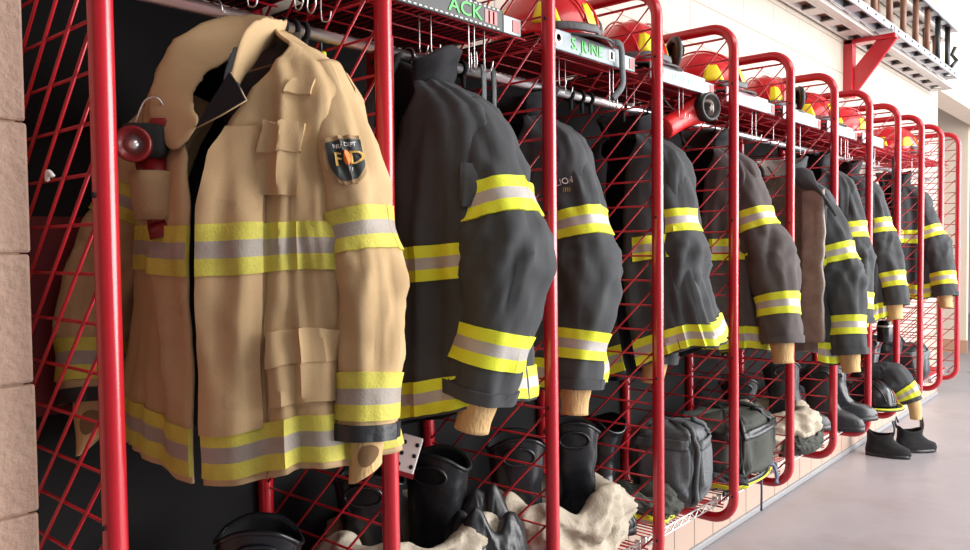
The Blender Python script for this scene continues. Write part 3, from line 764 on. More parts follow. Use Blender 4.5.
# ------------------------------------------------------------------ boots and crumpled cloth
def boot(loc, rotz, label, H=.34, lean=(0, 0), group='black rubber boots on the lower shelves', s=1.0, tagged=True, slump=0, m='rubber'):
    t = thing('rubber_boot', label, 'boot', loc, rotz, group); t.rotation_euler = (lean[0], lean[1], rotz); t.scale = (s, s, s)
    FR = [(0, .205), (.035, .212), (.06, .202), (.085, .165), (.11, .105), (.145, .082), (.2, .076), (.30, .084), (H, .090)]
    BK = [(0, .075), (.04, .078), (.09, .070), (.15, .066), (.25, .078), (H, .088)]
    WD = [(0, .048), (.03, .052), (.07, .050), (.11, .045), (.16, .050), (.25, .060), (H, .066)]
    def B(u, v, o=0):
        z = v*H; th = TAU*u; f = lerp_tab(FR, z); b = lerp_tab(BK, z); w = lerp_tab(WD, z)
        cy = (b-f)/2; ry = (f+b)/2; e = 2/2.4; c_, s_ = math.cos(th), math.sin(th)
        x = math.copysign(abs(c_)**e, c_)*(w+o); y = cy+math.copysign(abs(s_)**e, s_)*(ry+o)
        n_ = .004*fbm(Vector((c_*2+loc[1]*3, s_*2, z*14)), 2)*(1 if z > .08 else .3)
        zz = z+(.022*math.cos(th*2)*0+.018*s_*-1*0)*v
        top = .020*max(0, (v-.8)/.2)*math.cos(2*th)
        return Vector((x+n_*c_-slump*v*v*.06, y+n_*s_-slump*v*v*.04, zz+top))
    g = Geo(); g.grid(B, 40, 36, closeu=True); sh = g.build('boot_upper', [m, 'matteblack'], t, solid=.007)
    g = Geo(); g.tube([B(k/40, .995) for k in range(40)], .0055, 6, closed=True); g.build('top_rim', m, sh)
    g = Geo(); g.grid(lambda u, v: Vector((B(u, 0).x*1.05, B(u, 0).y*1.03, -.0+.026*v)), 40, 2, closeu=True); g.face(list(range(40))); g.face([80+k for k in range(40)][::-1]); g.build('sole', 'black', t)
    for sgn, u in ((1, 0), (-1, .5)):
        g = Geo()
        def hole(a, r): return B(u+.075*r*math.cos(a), .875+.055*r*math.sin(a), .0035)
        g.grid(lambda a, b: hole(TAU*a, b+.001), 20, 3, closeu=True); hb = g.build('pull_hole', 'matteblack', t)
        g = Geo(); g.tube([hole(TAU*k/20, 1.05) for k in range(20)], .0045, 6, closed=True); g.build('hole_rim', m, hb)
    if tagged:
        g = Geo(); g.grid(lambda a, b: B(.965+.05*a, .60+.05*b, .003), 3, 2); tg = g.build('size_tag', 'white', t, solid=.001)
        g = Geo(); g.grid(lambda a, b: B(.978+.024*a, .612+.022*b, .0042), 3, 2); g.build('tag_print', 'brim', tg)
    return t
def pile(name, label, cat, loc, size, m, seed, group=None, hole=.35, rough=1.0, extra=None, nu=130, nv=64, rot=0):
    """slumped cloth: a folded-down ring of fabric with an opening in the middle"""
    t = thing(name, label, cat, loc, rot, group)
    sx, sy, sz = size
    def Pf(u, v):
        th = TAU*u; a = -PI/2+v*PI*1.55            # from the ground outside, over the top, into the hole
        R = (1+hole)/2; r = (1-hole)/2
        rr = R+r*math.cos(a)*1.0; z = .5+.5*math.sin(a)
        c_, s_ = math.cos(th), math.sin(th)
        q = Vector((c_*1.5+seed*3.7, s_*1.5, z*1.6))
        k = ridge(Vector((c_*1.9+seed, s_*1.9+z*.7, z*3.4+c_*.9)), 3)*.11+fbm(q, 2)*.12+ridge(Vector((c_*4+z*2, s_*4+seed, z*5)), 2)*.045
        fold = ridge(Vector((c_*3.1+z*1.8, s_*3.1+seed, z*1.3)), 2)*.085
        kk = 1+(k+fold)*rough*(.35+.65*min(1, z*2))
        zz = max(0, z*(1+.30*noise.noise(Vector((c_*1.2+seed, s_*1.2, 3)))+.10*k*rough))
        return Vector((sx*rr*kk*c_, sy*rr*kk*s_, sz*zz))
    g = Geo(); g.grid(Pf, nu, nv, closeu=True); g.build('shell', m, t)
    return t, Pf
def on(P, t, name, u0, u1, v0, v1, m, bands=None, off=.004, nu=20, nv=6):
    g = Geo()
    def f(a, b):
        u, v = u0+(u1-u0)*a, v0+(v1-v0)*b; e = .01
        n = (P(u+e, v)-P(u-e, v)).cross(P(u, min(1, v+e))-P(u, max(0, v-e))); n = n.normalized() if n.length > 0 else Vector((0, 0, 1))
        c = P(u, v); out = Vector((c.x, c.y, .05))
        if n.dot(out) < 0: n = -n
        return c+n*off
    g.grid(f, nu, nv, mfn=(lambda a, b: 1 if .3 < b < .66 else 0) if bands else None); return g.build(name, m, t, solid=.002)
Z0 = ZS+.0045
BG = 'black rubber boots on the lower shelves'
# first bay
boot((-.235, .36, Z0), 2.5, 'black boot with wide open top at the bottom edge under the tan coat', H=.36, lean=(.10, .05))
pile('bunker_trousers', 'rumpled trousers with pale rim at the bottom under the tan coat', 'trousers', (-.37, .24, Z0), (.085, .15, .22), 'pants', 5, 'bunker trousers on the lower shelves')
# second bay
pile('bunker_trousers', 'grey-tan trousers slumped around the boots under the popped-collar coat', 'trousers', (-.25, .855, Z0), (.18, .215, .25), 'pants', 8, 'bunker trousers on the lower shelves', hole=.5)
boot((-.30, .77, Z0+.05), 2.2, 'black boot behind the second divider, left one under the popped-collar coat', H=.34, lean=(.0, -.05))
boot((-.27, .95, Z0+.05), 2.0, 'black boot right of the second divider post, right one under the popped-collar coat', H=.34, lean=(.05, .06), m='leather')
t, P = pile('rain_jacket', 'dark grey rubberised jacket draped in front of the boots of the second bay', 'jacket', (-.115, 1.00, Z0), (.10, .11, .27), 'leather', 12, None, hole=.25, rough=.45)
# third bay
t, P = pile('bunker_trousers', 'pale tan trousers slumped around two black boots under the gold-lettered coat', 'trousers', (-.19, 1.43, Z0), (.165, .225, .215), 'pants', 21, 'bunker trousers on the lower shelves', hole=.45)
on(P, t, 'knee_patch', .82, 1.03, .02, .12, 'pantsdk')
boot((-.255, 1.30, Z0+.03), 2.4, 'black boot with oval pull hole seen through the third divider, left one in pale trousers', H=.345)
boot((-.225, 1.545, Z0+.03), 2.3, 'black boot with oval pull hole and white tag, right one in pale trousers', H=.345, lean=(.02, .06))
# fourth bay
boot((-.36, 1.86, Z0), 1.2, 'black boot seen through the fourth divider left of the grey nylon bag', H=.33, lean=(.1, .1))
t, P = pile('folded_trousers', 'black trousers with lime tape folded under the grey nylon bag', 'trousers', (-.19, 1.89, Z0), (.14, .10, .10), 'pantsdk', 27, None, hole=.1)
on(P, t, 'reflective_stripe', .70, .98, .10, .30, ['lime', 'silver'], True)
def bag(name, label, loc, size, rot, m, seed, straps='grey', pocket=True, crum=.012):
    t = thing(name, label, 'bag', loc, rot)
    sx, sy, sz = size
    def Bf(u, v):
        th = TAU*u; a = -PI/2+PI*v; e = 2/4.2
        c_, s_ = math.cos(th), math.sin(th); ca, sa = math.cos(a), math.sin(a)
        f = lambda q: math.copysign(abs(q)**e, q)
        n = crum*(ridge(Vector((c_*2+seed, s_*2, sa*2.2)), 2)+.6*fbm(Vector((c_*4, s_*4+seed, sa*4)), 2))
        return Vector(((sx/2+n)*f(c_)*f(ca), (sy/2+n)*f(s_)*f(ca), sz/2+(sz/2+n*.6)*f(sa)))
    g = Geo(); g.grid(Bf, 64, 32, closeu=True); g.build('body', m, t)
    if pocket:
        for (u0, u1) in ((.88, 1.10), (.66, .84)):
            g = Geo(); g.grid(lambda a, b: Bf(u0+(u1-u0)*a, .30+.32*b)+Vector((math.cos(TAU*(u0+u1)/2), math.sin(TAU*(u0+u1)/2), 0))*(.004+.018*math.sin(PI*a)*math.sin(PI*b)), 14, 10); pk = g.build('pocket', m, t, solid=.004)
            g = Geo(); g.grid(lambda a, b: Bf(u0+(u1-u0)*a, .56+.09*b)+Vector((math.cos(TAU*(u0+u1)/2), math.sin(TAU*(u0+u1)/2), 0))*.016, 10, 4); g.build('flap', straps, pk, solid=.004)
    for u in (.06, .90):
        g = Geo(); pts = [Bf(u, .08+.84*k/20)*1.0+Vector((math.cos(TAU*u)*.006, math.sin(TAU*u)*.006, .004 if k > 16 else 0)) for k in range(21)]
        g.tube(pts, .016, 6, flat=.25, up=(0, 0, 1)) if False else g.tube(pts, .010, 6); g.build('strap', straps, t)
    return t
bag('nylon_bag', 'grey nylon bag with pockets standing right of the fourth divider post', (-.17, 2.10, Z0+.012), (.24, .19, .29), .25, 'grey', 4)
# fifth bay
t = bag('duffel_bag', 'black duffel bag with pale end on the fifth lower shelf', (-.20, 2.62, Z0+.004), (.30, .42, .24), .05, 'pantsdk', 9, straps='leather', crum=.02)
g = Geo(); g.grid(lambda u, v: Vector((.02+.13*v, .212+.008*math.sin(u*9)-.03*u*0, .10+.15*u-.05*v*v)), 12, 8); g.build('end_panel', 'pants', t, solid=.02)
g = Geo(); g.tube(crom([(-.06, .12, .245), (.02, .13, .262), (.11, .13, .24), (.155, .14, .13)], 8), .012, 8); g.build('handle', 'grey', t)
t, P = pile('folded_coat', 'folded dark garment with lime tape lying on the shelf left of the black duffel bag', 'coat', (-.16, 2.365, Z0), (.15, .06, .07), 'dark', 33, None, hole=.05)
on(P, t, 'reflective_stripe', .75, 1.05, .05, .35, ['lime', 'silver'], True)
g = Geo(); g.tube(crom([(-.05, 2.30, Z0+.004), (-.045, 2.45, Z0+.004), (-.035, 2.62, Z0+.004), (-.06, 2.76, Z0+.005), (-.09, 2.80, Z0+.006)], 10), .012, 8, flat=.35)
t = tag(g.build('flat_strap', 'black'), 'flat black strap with lime edge lying along the front of the fifth lower shelf', 'strap')
g = Geo(); g.tube(crom([(-.036, 2.33, Z0+.001), (-.032, 2.45, Z0+.001), (-.022, 2.62, Z0+.001), (-.05, 2.77, Z0+.002)], 10), .004, 6); g.build('edging', 'lime', t)
g = Geo(); g.tube(crom([(-.06, 2.74, .72), (-.045, 2.735, .66), (-.048, 2.73, .60), (-.025, 2.735, .555), (-.005, 2.72, .525), (.0, 2.70, .49)], 8), [.011+.003*math.sin(k) for k in range(41)], 8, flat=.5)
t = tag(g.build('webbing_strap', 'blue'), 'twisted blue-grey webbing strap hanging from the black duffel bag over the shelf edge', 'strap')
g = Geo(); g.tube([(-.036, 2.63, .56), (-.034, 2.63, .47), (-.036, 2.632, .385)], .0045, 6); g.build('loose_tail', 'blue', t)
g = Geo(); g.tube(crom([(-.040, 2.64, .56), (-.03, 2.66, .575), (-.01, 2.70, .565)], 5), .006, 6); g.build('loop', 'blue', t)
# sixth bay
t, P = pile('bunker_trousers', 'pale trousers slumped with dark cuff over the shelf edge under the open lined coat', 'trousers', (-.20, 3.13, Z0), (.175, .20, .20), 'pants', 41, 'bunker trousers on the lower shelves', hole=.4)
on(P, t, 'cuff', .86, 1.12, .02, .30, 'pantsdk', off=.016)
boot((-.17, 3.26, Z0+.05), 2.2, 'black boot with wide open top standing under the open lined coat', H=.32, lean=(-.04, .14), m='leather')
boot((-.30, 3.02, Z0+.02), 2.2, 'black boot behind the sixth divider mesh, sunk in pale trousers', H=.30)
t, P = pile('trouser_cuff', 'olive-black trouser leg end drooping over the front edge of the sixth lower shelf', 'trousers', (-.055, 3.13, Z0), (.075, .13, .09), 'pantsdk', 44, None, hole=.15)
# seventh bay
pile('folded_coat', 'dark folded coat filling the seventh lower shelf beside the floor-side wristlet', 'coat', (-.36, 3.72, Z0), (.09, .20, .18), 'dark2', 52, None, hole=.2)
boot((-.13, 3.62, Z0), 1.9, 'black boot on the seventh lower shelf, left of a pair below a tan wristlet', H=.31, lean=(0, .1), m='leather')
boot((-.10, 3.80, Z0), 2.2, 'black boot on the seventh lower shelf, right of a pair below a tan wristlet', H=.28, lean=(-.1, .16))
# eighth bay: black helmet and a coat sleeve hanging over the edge
hb = helmet((-.045, 4.22, Z0+.03), 1.0, 'black helmet with lime edge and orange patch on the eighth lower shelf', 'rubber', 'helmet below', stickers=False, goggles=False); del hb['group']
hb.scale = (.92, .92, .92)
g = Geo(); g.tube([(.155*math.cos(a), .19*math.sin(a), .018) for a in [TAU*k/40 for k in range(40)]], .006, 6, closed=True); g.build('lime_edge', 'lime', hb)
g = Geo(); g.grid(lambda u, v: Vector((.128*math.cos(-.9+.5*u)*math.cos(.15+.5*v), .158*math.sin(-.9+.5*u)*math.cos(.15+.5*v), .024+.152*math.sin(.15+.5*v))), 8, 8); g.build('front_patch', 'orange', hb, solid=.003)
pile('folded_coat', 'dark folded coat heaped behind the black helmet on the eighth lower shelf', 'coat', (-.35, 4.28, Z0), (.105, .22, .22), 'dark', 58, None, hole=.15)
t = thing('draped_coat_sleeve', 'black coat sleeve with tan wristlet hanging over the shelf edge above the floor boots', 'coat', (0, 0, 0))
SL8 = Sleeve([Vector(p) for p in ((-.13, 4.46, .70, .06, .07), (-.04, 4.47, .70, .062, .07), (.035, 4.475, .665, .058, .066), (.085, 4.48, .605, .052, .058), (.105, 4.482, .565, .05, .055))], 9, 1)
g = Geo(); g.grid(SL8, 32, 40, closeu=True); s8 = g.build('sleeve', ['dark', 'lining'], t, solid=.005)
g = Geo(); g.grid(lambda u, v: SL8.center(.70+.22*v)+(SL8(u, .70+.22*v)-SL8.center(.70+.22*v))*1.06, 32, 9, closeu=True, mfn=lambda a, b: 1 if .3 < b < .66 else 0); g.build('reflective_stripe', ['lime', 'silver'], s8)
g = Geo(); e = SL8.center(1); g.tube(crom([e+Vector((-.01, 0, .03)), e+Vector((.012, .004, -.03)), e+Vector((.018, .004, -.10))], 8), [.04-.0006*k for k in range(17)], 16); g.build('wristlet', 'knit', t)
# hanging canister with its strap
t = thing('hanging_canister', 'black canister hanging on a strap between two coats above the black helmet', 'canister', (.02, 4.23, .93))
g = Geo(); g.lathe([(0, 0), (.036, 0), (.039, .006), (.039, .10), (.034, .108), (.034, .118), (0, .118)], n=24); g.build('body', 'rubber', t)
g = Geo(); g.lathe([(.0395, .085), (.041, .085), (.041, .095), (.0395, .095)], n=24); g.build('band', 'zinc', t)
g = Geo(); g.tube(crom([(-.01, 0, .115), (-.03, .01, .22), (-.10, .02, .40), (-.17, .02, .7), (-.20, .02, 1.02)], 8), .006, 6, flat=.4); g.build('strap', 'strapred', t)
# ninth bay: two boots lying against each other, tenth: bag
boot((-.24, 4.72, Z0+.02), 2.0, 'black boot, left of two leaning together on the ninth lower shelf', H=.34, lean=(.15, .30))
boot((-.16, 4.91, Z0+.02), 2.0, 'black boot, right of two leaning together on the ninth lower shelf', H=.34, lean=(.15, .34))
t, P = pile('folded_trousers', 'dark trousers with lime tape under the leaning boots far along the row', 'trousers', (-.20, 4.87, Z0), (.17, .20, .10), 'pantsdk', 63, None, hole=.1)
on(P, t, 'reflective_stripe', .78, 1.1, .05, .40, ['lime', 'silver'], True)
bag('kit_bag', 'grey-black kit bag on the tenth lower shelf near the end wall', (-.16, 5.42, Z0+.012), (.24, .30, .24), .1, 'leather', 14, crum=.014)
# hanging red and white bag and black tapered pouch near the far end
t = thing('hanging_bag', 'red bag with white top hanging behind the last black coat', 'bag', (-.30, 5.60, 1.62), 0)
g = Geo(); g.grid(lambda u, v: Vector((.10*math.cos(TAU*u)*(1-.1*v), .06*math.sin(TAU*u), .20*v)), 24, 6, closeu=True); g.face(list(range(24))); g.build('body', 'flashred', t)
g = Geo(); g.grid(lambda u, v: Vector((.09*math.cos(TAU*u)*(1-.25*v), .054*math.sin(TAU*u)*(1-.4*v), .20+.12*v)), 24, 5, closeu=True); g.build('top', 'white', t)
g = Geo(); g.tube([(.03, 0, .31), (.08, 0, .335), (.11, 0, .338)], .004, 6); g.build('cord', 'brim', t)
g = Geo(); g.prism([(-.2, 1.955), (-.17, 1.96), (-.12, 1.80), (-.205, 1.78)], 5.505, 5.53); tag(g.build('black_pouch', 'leather', smooth=False, bevel=.006), 'black tapered pouch hanging from the rod beside the last black coat', 'pouch')
g = Geo(); g.tube([(-.14, 5.05, 1.10), (-.14, 5.05, 2.03)], .014, 10); t = tag(g.build('tool_pole', 'steel_dark'), 'grey metal pole standing upright between far coats', 'pole')
g = Geo(); g.tube([(-.14, 5.05, .54), (-.14, 5.05, 1.11)], .019, 10); g.build('tip', 'orange', t)
# ------------------------------------------------------------------ small gear
# red angle flashlight lying over the shoulder in the fourth bay
t = thing('angle_flashlight', 'red angle flashlight with round dark lens hanging under the fourth upper shelf', 'flashlight', (-.10, 2.055, 1.945), math.radians(58)); t.scale = (1.2, 1.2, 1.2)
t.rotation_euler = (0, -.18, math.radians(75))
g = Geo(); g.tube(crom([(-.075, 0, -.03, ), (-.03, 0, -.018), (.03, 0, 0), (.085, 0, .012), (.11, 0, .014)], 6), [.030, .031, .032, .032, .032, .031, .031, .031, .031, .032, .033, .034, .036, .038, .040, .042, .044, .045, .045, .044, .044, .043, .042, .036, .022], 18); g.build('body', 'flashred', t)
R_ = Matrix.Rotation(PI/2, 3, 'X')
g = Geo(); g.lathe([(.036, .0), (.042, .002), (.042, .030), (.036, .034), (.034, .026), (0, .022)], (.07, -.03, .012), 24, rot=R_); hd = g.build('lens_ring', 'brim', t)
g = Geo(); g.lathe([(0, .0), (.033, .0), (.030, .006), (0, .010)], (.07, -.053, .012), 24, rot=R_); g.build('lens', 'lens', hd)
g = Geo(); g.tube(crom([(.10, 0, .05), (.128, -.01, .035), (.134, -.02, 0), (.118, -.03, -.03)], 6), .006, 8); g.build('clip', 'steel_dark', t)
g = Geo(); g.tube([(-.02, 0, .012), (-.05, .005, .05), (-.06, .01, .12)], .003, 6); g.build('lanyard', 'brim', t)
# flashlight clipped to the right chest of the tan coat
t = thing('chest_flashlight', 'small dark red flashlight strapped to the shaded chest of the tan coat', 'flashlight', (-.125, .142, 1.525), math.radians(52))
g = Geo(); g.tube([(.012, 0, 0), (.006, 0, .06), (-.008, 0, .13)], [.027, .028, .028], 16); g.build('body', 'redlens', t)  # red kept dark, the shade on the chest put into its colour
g = Geo(); g.tube([(.018, 0, -.012), (.014, 0, .012)], [.031, .031], 16); g.build('end_cap', 'redlens', t)
g = Geo(); g.box((-.014, -.006, .155), (.075, .062, .062)); hd = g.build('head', 'matteblack', t, bevel=.014)
g = Geo(); g.lathe([(.022, 0), (.031, .004), (.031, .016), (.026, .018), (.022, .010), (0, .006)], (-.026, -.036, .146), 22, rot=R_); rg = g.build('lens_ring', 'redlens', hd)
g = Geo(); g.lathe([(0, .008), (.022, .008), (0, .013)], (-.026, -.036, .146), 18, rot=R_); g.build('lens', 'zinc', rg)
g = Geo(); g.box((.012, -.008, .186), (.032, .040, .018)); g.build('switch', 'redlens', hd, bevel=.006)
g = Geo(); g.tube(crom([(-.03, -.01, .185), (-.012, -.014, .225), (.012, -.012, .228), (.028, -.008, .185)], 6), .0016, 6); g.build('wire_bail', 'zinc', t)
g = Geo(); g.grid(lambda u, v: Vector((.004-.010*v+.041*math.cos(TAU*u), .036*math.sin(TAU*u), .018+.085*v)), 24, 4, closeu=True); g.build('holster', 'tandk', t, solid=.003)
# dull red strap with holes and white lettering, hung behind the second divider
t = thing('perforated_strap', 'dull red strap with bolt holes and white letters hanging behind the second divider', 'strap', (-.13, .69, 1.52))
g = Geo(); g.box((0, 0, .24), (.052, .012, .42)); g.build('strap_front', 'strapred', t, smooth=False, bevel=.006)
g = Geo(); g.box((-.052, .012, .30), (.050, .010, .26)); g.build('strap_back', 'redlens', t, smooth=False, bevel=.005)
for k, (x, z) in enumerate(((-.008, .42), (.008, .35), (-.052, .40), (-.052, .33))):
    g = Geo(); g.lathe([(0, 0), (.007, 0), (.006, .002), (0, .002)], (x, -.0062 if k < 2 else .0068, z), 12, rot=R_); g.build('bolt_hole', 'matteblack', t)
g = Geo(); add_text(g, 'G', .05, lambda a, b, c: (a, -.0072-c, .165+b)); g.build('lettering', 'white', t, smooth=False)
g = Geo(); add_text(g, 'W', .05, lambda a, b, c: (a, -.0072-c, .085+b)); g.build('lettering', 'white', t, smooth=False)
g = Geo(); g.tube(crom([(0, .006, .45), (.0, .0, .50), (-.02, .0, .535)], 5), .002, 6); g.build('hook', 'zinc', t)
# lime personal alarm on the rod
t = thing('lime_alarm', 'lime plastic alarm tag hanging from the rod above the shoulder of the tan coat', 'alarm', (XR+.01, .560, 1.845))
g = Geo(); g.box((0, 0, .0), (.030, .016, .050)); g.build('body', 'limeplastic', t, bevel=.005)
g = Geo(); g.box((-.014, 0, .055), (.026, .014, .048)); g.build('top', 'limeplastic', t, bevel=.005)
g = Geo(); g.box((.002, -.0085, .004), (.012, .002, .016)); g.build('window', 'brim', t)
g = Geo(); g.tube(crom([(-.014, 0, .078), (-.014, 0, .10), (-.012, 0, .125)], 4), .003, 6); g.build('clip', 'steel_dark', t)
# white perforated plate beside the wristlet of the tan coat
t = thing('perforated_plate', 'white plate with black round holes beside the second divider post, near the tan wristlet', 'plate', (-.065, .665, .985)); t.rotation_euler = (0, .30, .75); t.scale = (.8, .8, .85)
g = Geo(); g.box((0, 0, .05), (.060, .010, .10)); g.build('plate', 'white', t, smooth=False, bevel=.004)
for x, z in ((-.018, .02), (.018, .02), (-.018, .05), (.018, .05), (-.018, .08), (.018, .08)):
    g = Geo(); g.lathe([(0, 0), (.006, 0), (.006, .001), (0, .001)], (x, -.0052, z), 10, rot=R_); g.build('hole', 'matteblack', t)
g = Geo(); g.box((0, 0, -.004), (.066, .014, .012)); g.build('base_edge', 'strapred', t, smooth=False)
# wire hooks under the upper shelves, black clips on the rod
def hook(x, y, ln, style, grp, label):
    z = ZH-.006
    g = Geo()
    if style == 0: p = [(x, y, z+.004), (x, y, z-ln), (x+.006, y+.004, z-ln-.012), (x+.016, y+.008, z-ln-.010), (x+.020, y+.010, z-ln+.008)]
    elif style == 1: p = [(x, y, z+.004), (x, y, z-ln), (x+.006, y-.004, z-ln-.018), (x+.018, y-.014, z-ln-.022), (x+.028, y-.022, z-ln-.008), (x+.026, y-.022, z-ln+.018)]
    else: p = [(x, y, z+.004), (x, y+.002, z-ln*.5)]+[(x+.018*math.sin(a), y+.006*a/3, z-ln*.5-.022+.022*math.cos(a)) for a in [.6*k for k in range(11)]]
    g.tube(crom(p, 4), .0017, 6)
    tag(g.build('wire_hook', 'zinc'), label, 'hook', grp)
HK = {0: [(-.06, .40, .10, 2), (-.06, .43, .10, 2), (-.08, .33, .06, 0), (-.15, .22, .06, 0), (-.15, .35, .07, 0), (-.10, .49, .08, 0)],
      1: [(-.15, .25, .08, 0), (-.20, .30, .08, 0), (-.10, .24, .09, 0), (-.062, .33, .115, 1), (-.062, .35, .11, 1), (-.09, .42, .10, 0), (-.11, .44, .10, 0)],
      2: [(-.15, .18, .08, 0), (-.14, .24, .08, 0), (-.16, .30, .09, 0), (-.08, .42, .12, 1), (-.08, .44, .12, 1)],
      3: [(-.08, .30, .11, 0), (-.08, .33, .11, 0), (-.2, .15, .08, 0), (-.2, .2, .08, 0)],
      4: [(-.08, .36, .12, 1), (-.08, .40, .12, 0)], 5: [(-.08, .34, .14, 0), (-.15, .2, .1, 0)], 6: [(-.07, .33, .10, 1), (-.07, .40, .12, 1), (-.07, .44, .12, 0)], 7: [(-.08, .3, .1, 0), (-.08, .4, .12, 1)], 8: [(-.08, .25, .12, 0)], 9: [(-.1, .2, .1, 0), (-.1, .4, .1, 0)]}
for n, hs in HK.items():
    for x, dy, ln, stl in hs: hook(x, n*S+dy, ln, stl, f'wire hooks under the {NTH[n]} upper shelf', f'thin bright wire hook hanging under the {NTH[n]} upper shelf from the block wall')
for n, ys in {0: (.455, .485, .51), 1: (.40, .44), 2: (.36, .42, .47), 3: (.1, .42), 4: (.42,), 5: (.45,)}.items():
    for dy in ys:
        y = n*S+dy
        g = Geo(); g.tube([(XR+.017*math.cos(a), y, ZR+.017*math.sin(a)) for a in [TAU*k/14 for k in range(14)]], .0062, 8, closed=True)
        g.tube([(XR+.006, y, ZR-.018), (XR+.008, y, ZR-.05)], [.007, .005], 8)
        tag(g.build('rod_clip', 'matteblack'), f'black clip clamped on the chrome rod in the {NTH[n]} bay from the block wall', 'clip', f'black clips on the rod in the {NTH[n]} bay')
# two grey webbing straps hanging beside the third divider
for k, (y, w_) in enumerate(((1.015, .02), (1.055, .022))):
    g = Geo(); g.tube(crom([(XR+.07, y, ZR+.0), (XR+.075, y, ZR-.05), (XR+.07, y+.004, ZR-.22)], 6), w_*.5, 8, flat=.3)
    tag(g.build('webbing_strap', 'grey' if k == 0 else 'leather'), ['light grey webbing strap hanging left of the third divider post', 'black webbing strap hanging close to the third divider post'][k], 'strap')
# pair of short boots on the floor
def shoe(loc, rot, lab, lean=(0, 0)):
    t = thing('station_boot', lab, 'boot', loc, rot); t.rotation_euler = (lean[0], lean[1], rot)
    FR = [(0, .19), (.03, .20), (.06, .19), (.09, .13), (.12, .09), (.15, .09)]; BK = [(0, .085), (.05, .085), (.12, .075), (.20, .082)]; WD = [(0, .052), (.04, .056), (.09, .05), (.20, .052)]
    H = .15
    def B(u, v, o=0):
        z = v*H; th = TAU*u; f = lerp_tab(FR, z); b = lerp_tab(BK, z); w_ = lerp_tab(WD, z); c_, s_ = math.cos(th), math.sin(th); e = 2/2.4
        n_ = .006*fbm(Vector((c_*2+loc[0]*9, s_*2, z*16)), 2)
        return Vector((math.copysign(abs(c_)**e, c_)*(w_+o)+n_*c_, (b-f)/2+math.copysign(abs(s_)**e, s_)*((f+b)/2+o)+n_*s_, z+.035*max(0, (v-.7)/.3)*s_*s_*(1 if s_ > 0 else .6)))
    g = Geo(); g.grid(B, 36, 24, closeu=True); g.build('boot_upper', ['matteblack', 'matteblack'], t, solid=.007)
    g = Geo(); g.grid(lambda u, v: Vector((B(u, 0).x*1.06, B(u, 0).y*1.03, .024*v)), 36, 2, closeu=True); g.face(list(range(36))); g.face([72+k for k in range(36)]); g.build('sole', 'black', t)
    g = Geo(); g.grid(lambda u, v: Vector((.020*(2*u-1), -.088+.03*v*0-.012*math.sin(PI*v), .13+.12*v)), 6, 10); g.build('tongue', 'leather', t, solid=.010)
    g = Geo(); g.tube([(0, .082, .17), (0, .098, .21), (0, .088, .245), (0, .074, .21)], .008, 8); g.build('pull_loop', 'leather', t)
    return t
shoe((-.30, 5.36, .0), 1.75, 'black short boot standing on the floor, left one of the pair nearer the wall', (0, 0))
shoe((-.17, 5.60, .0), 2.3, 'black short boot on the floor, right one of the pair by the last dividers', (0, 0))
# scrap of white tape and a green leaf at the near edge
g = Geo(); g.tube(crom([(-.205, -.008, 1.617), (-.195, -.012, 1.610), (-.19, -.012, 1.624), (-.18, -.008, 1.615)], 4), .004, 6); tag(g.build('tape_scrap', 'white'), 'tiny scrap of white tape tied on the mesh of the nearest divider', 'tape')
# red sheet low at the back of the first bay
g = Geo(); g.box((-.471, .13, 1.36), (.006, .22, .40)); tag(g.build('red_sheet', 'redback', smooth=False), 'deep red sheet at the back of the first bay behind the mesh', 'sheet')
t, P = pile('folded_garment', 'dark folded garment on the first upper shelf above the tan coat', 'garment', (-.27, .27, ZH+.009), (.17, .22, .10), 'dark', 70, None, hole=.1)
t, P = pile('folded_garment', 'dark folded garment on the second upper shelf above the black name strip', 'garment', (-.29, .85, ZH+.009), (.15, .22, .13), 'dark2', 74, None, hole=.1)
# ------------------------------------------------------------------ ladders and bracket
def beam(t, name, x0, x1, z0, z1, y0, y1, pitch, openw, m, rails=True):
    """truss beam lying along y, open windows in its underside, closed top"""
    g = Geo(); e = .014
    g.box((x0+e/2, (y0+y1)/2, (z0+z1)/2), (e, y1-y0, z1-z0)); g.box((x1-e/2, (y0+y1)/2, (z0+z1)/2), (e, y1-y0, z1-z0))
    y = y1
    while y > y0:
        a = max(y0, y-(pitch-openw)); g.box(((x0+x1)/2, (a+y)/2, z0+.006), (x1-x0-2*e+.002, y-a, .008)); y -= pitch
    b = g.build(name, m, t, smooth=False, bevel=.002)
    g = Geo(); g.box(((x0+x1)/2, (y0+y1)/2, z1-.004), (x1-x0-2*e, y1-y0, .006)); g.build('web', 'wood', b, smooth=False)  # brown plate added above the windows to keep them dark
    return b
ZL = 2.868
t = thing('ladder', 'aluminium ladder stored on edge next to the block wall, on the red bracket', 'ladder', (0, 0, ZL), 0, 'ladders on the wall bracket')
beam(t, 'lower_beam', -.482, -.365, 0, .045, 1.2, 7.75, .33, .19, 'alumpink')
beam(t, 'upper_beam', -.482, -.365, .44, .485, 1.2, 7.75, .33, .19, 'alumpink')
g = Geo(); g.box((-.338, 4.47, .016), (.050, 6.55, .032)); g.build('lower_rail', 'alumpink', t, smooth=False, bevel=.004)
for k in range(17):
    g = Geo(); g.tube([(-.42, 7.5-k*.36, .04), (-.42, 7.5-k*.36, .45)], .017, 10); g.build('rung', 'wood', t)
t = thing('ladder', 'outer aluminium ladder with brown rungs stored on edge on the red bracket', 'ladder', (0, 0, ZL+.02), 0, 'ladders on the wall bracket')
beam(t, 'lower_beam', -.298, -.205, 0, .05, 1.2, 7.35, .34, .19, 'alum')
beam(t, 'upper_beam', -.298, -.205, .40, .45, 1.2, 7.35, .34, .19, 'alum')
for k in range(16):
    g = Geo(); g.tube([(-.25, 7.15-k*.36, .045), (-.25, 7.15-k*.36, .41)], .021, 10); r = g.build('rung', 'wood' if k > 1 else 'steel_dark', t)
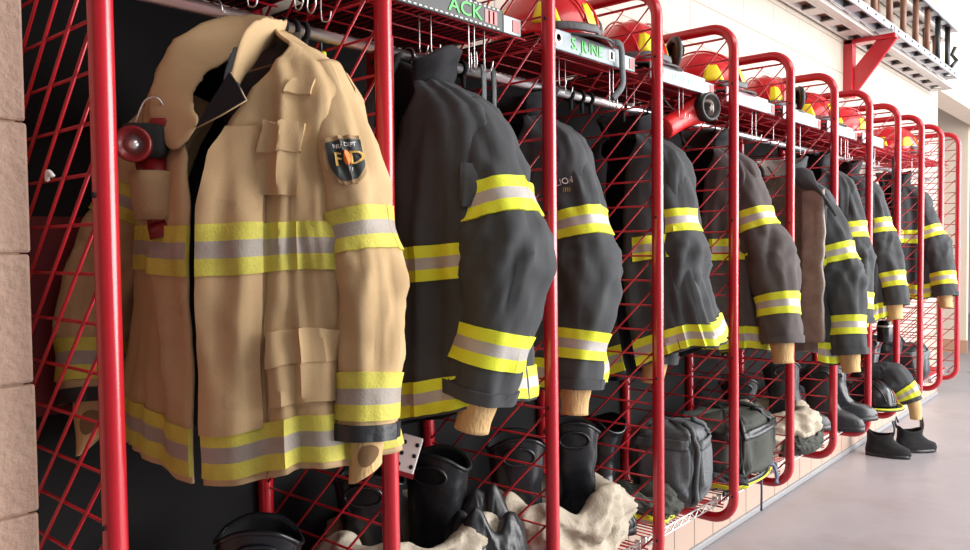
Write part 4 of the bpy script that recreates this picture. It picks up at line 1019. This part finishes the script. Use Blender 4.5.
g = Geo(); g.tube([(-.25, 7.30, .10), (-.22, 7.36, .16), (-.26, 7.38, .22), (-.23, 7.36, .28)], .016, 8); g.build('rope_pulley', 'steel_dark', t)
for k in range(24):
    g = Geo(); g.lathe([(0, 0), (.008, 0), (.006, .005), (0, .006)], (-.204, 7.2-k*.18, .025), 8, rot=Matrix.Rotation(PI/2, 3, 'Y')); g.build('rivet', 'steel_dark', t)
for y, lab in ((5.24, 'red steel wall bracket carrying the two ladders'),):
    t = thing('ladder_bracket', lab, 'bracket', (0, y, 2.50))
    g = Geo(); g.box((-.470, 0, .17), (.058, .085, .39)); g.build('wall_plate', 'red', t, smooth=False, bevel=.004)
    g = Geo(); g.box((-.335, 0, .350), (.32, .085, .03)); g.build('arm', 'red', t, smooth=False, bevel=.004)
    g = Geo(); g.prism([(-.445, -.02), (-.445, .17), (-.30, .336), (-.170, .336)], -.014, .014); g.build('brace', 'red', t, smooth=False, bevel=.003)
    g = Geo(); g.box((-.182, 0, .372), (.014, .062, .07)); g.build('end_stop', 'zinc', t, smooth=False, bevel=.003)
# ------------------------------------------------------------------ light
w = bpy.data.worlds.new('world'); sc.world = w; w.use_nodes = True
bg = w.node_tree.nodes['Background']; bg.inputs['Color'].default_value = (.80, .88, 1, 1); bg.inputs['Strength'].default_value = .36
def area(name, loc, aim, sx, sy, power, col):
    l = bpy.data.lights.new(name, 'AREA'); l.shape = 'RECTANGLE'; l.size = sx; l.size_y = sy; l.energy = power; l.color = col
    o = bpy.data.objects.new(name, l); COL.objects.link(o); o.location = loc
    o.rotation_euler = (Vector(aim)-Vector(loc)).to_track_quat('-Z', 'Z').to_euler(); return o
area('bay_door_daylight', (5.2, 4.9, 2.3), (0, 1.4, 1.3), 4.8, 4.0, 750, (1, .975, .95))
area('far_door_daylight', (3.6, 9.7, 2.3), (-.5, 8.2, 1.1), 4.2, 4.0, 480, (.96, .98, 1))
area('ceiling_lamp_row', (2.6, 4, 4.5), (.6, 4, 0), 1.2, 9, 150, (1, .97, .93))
sc.view_settings.view_transform = 'Standard'; sc.view_settings.look = 'None'; sc.view_settings.exposure = 0; sc.view_settings.gamma = 1
sc.view_settings.use_curve_mapping = False
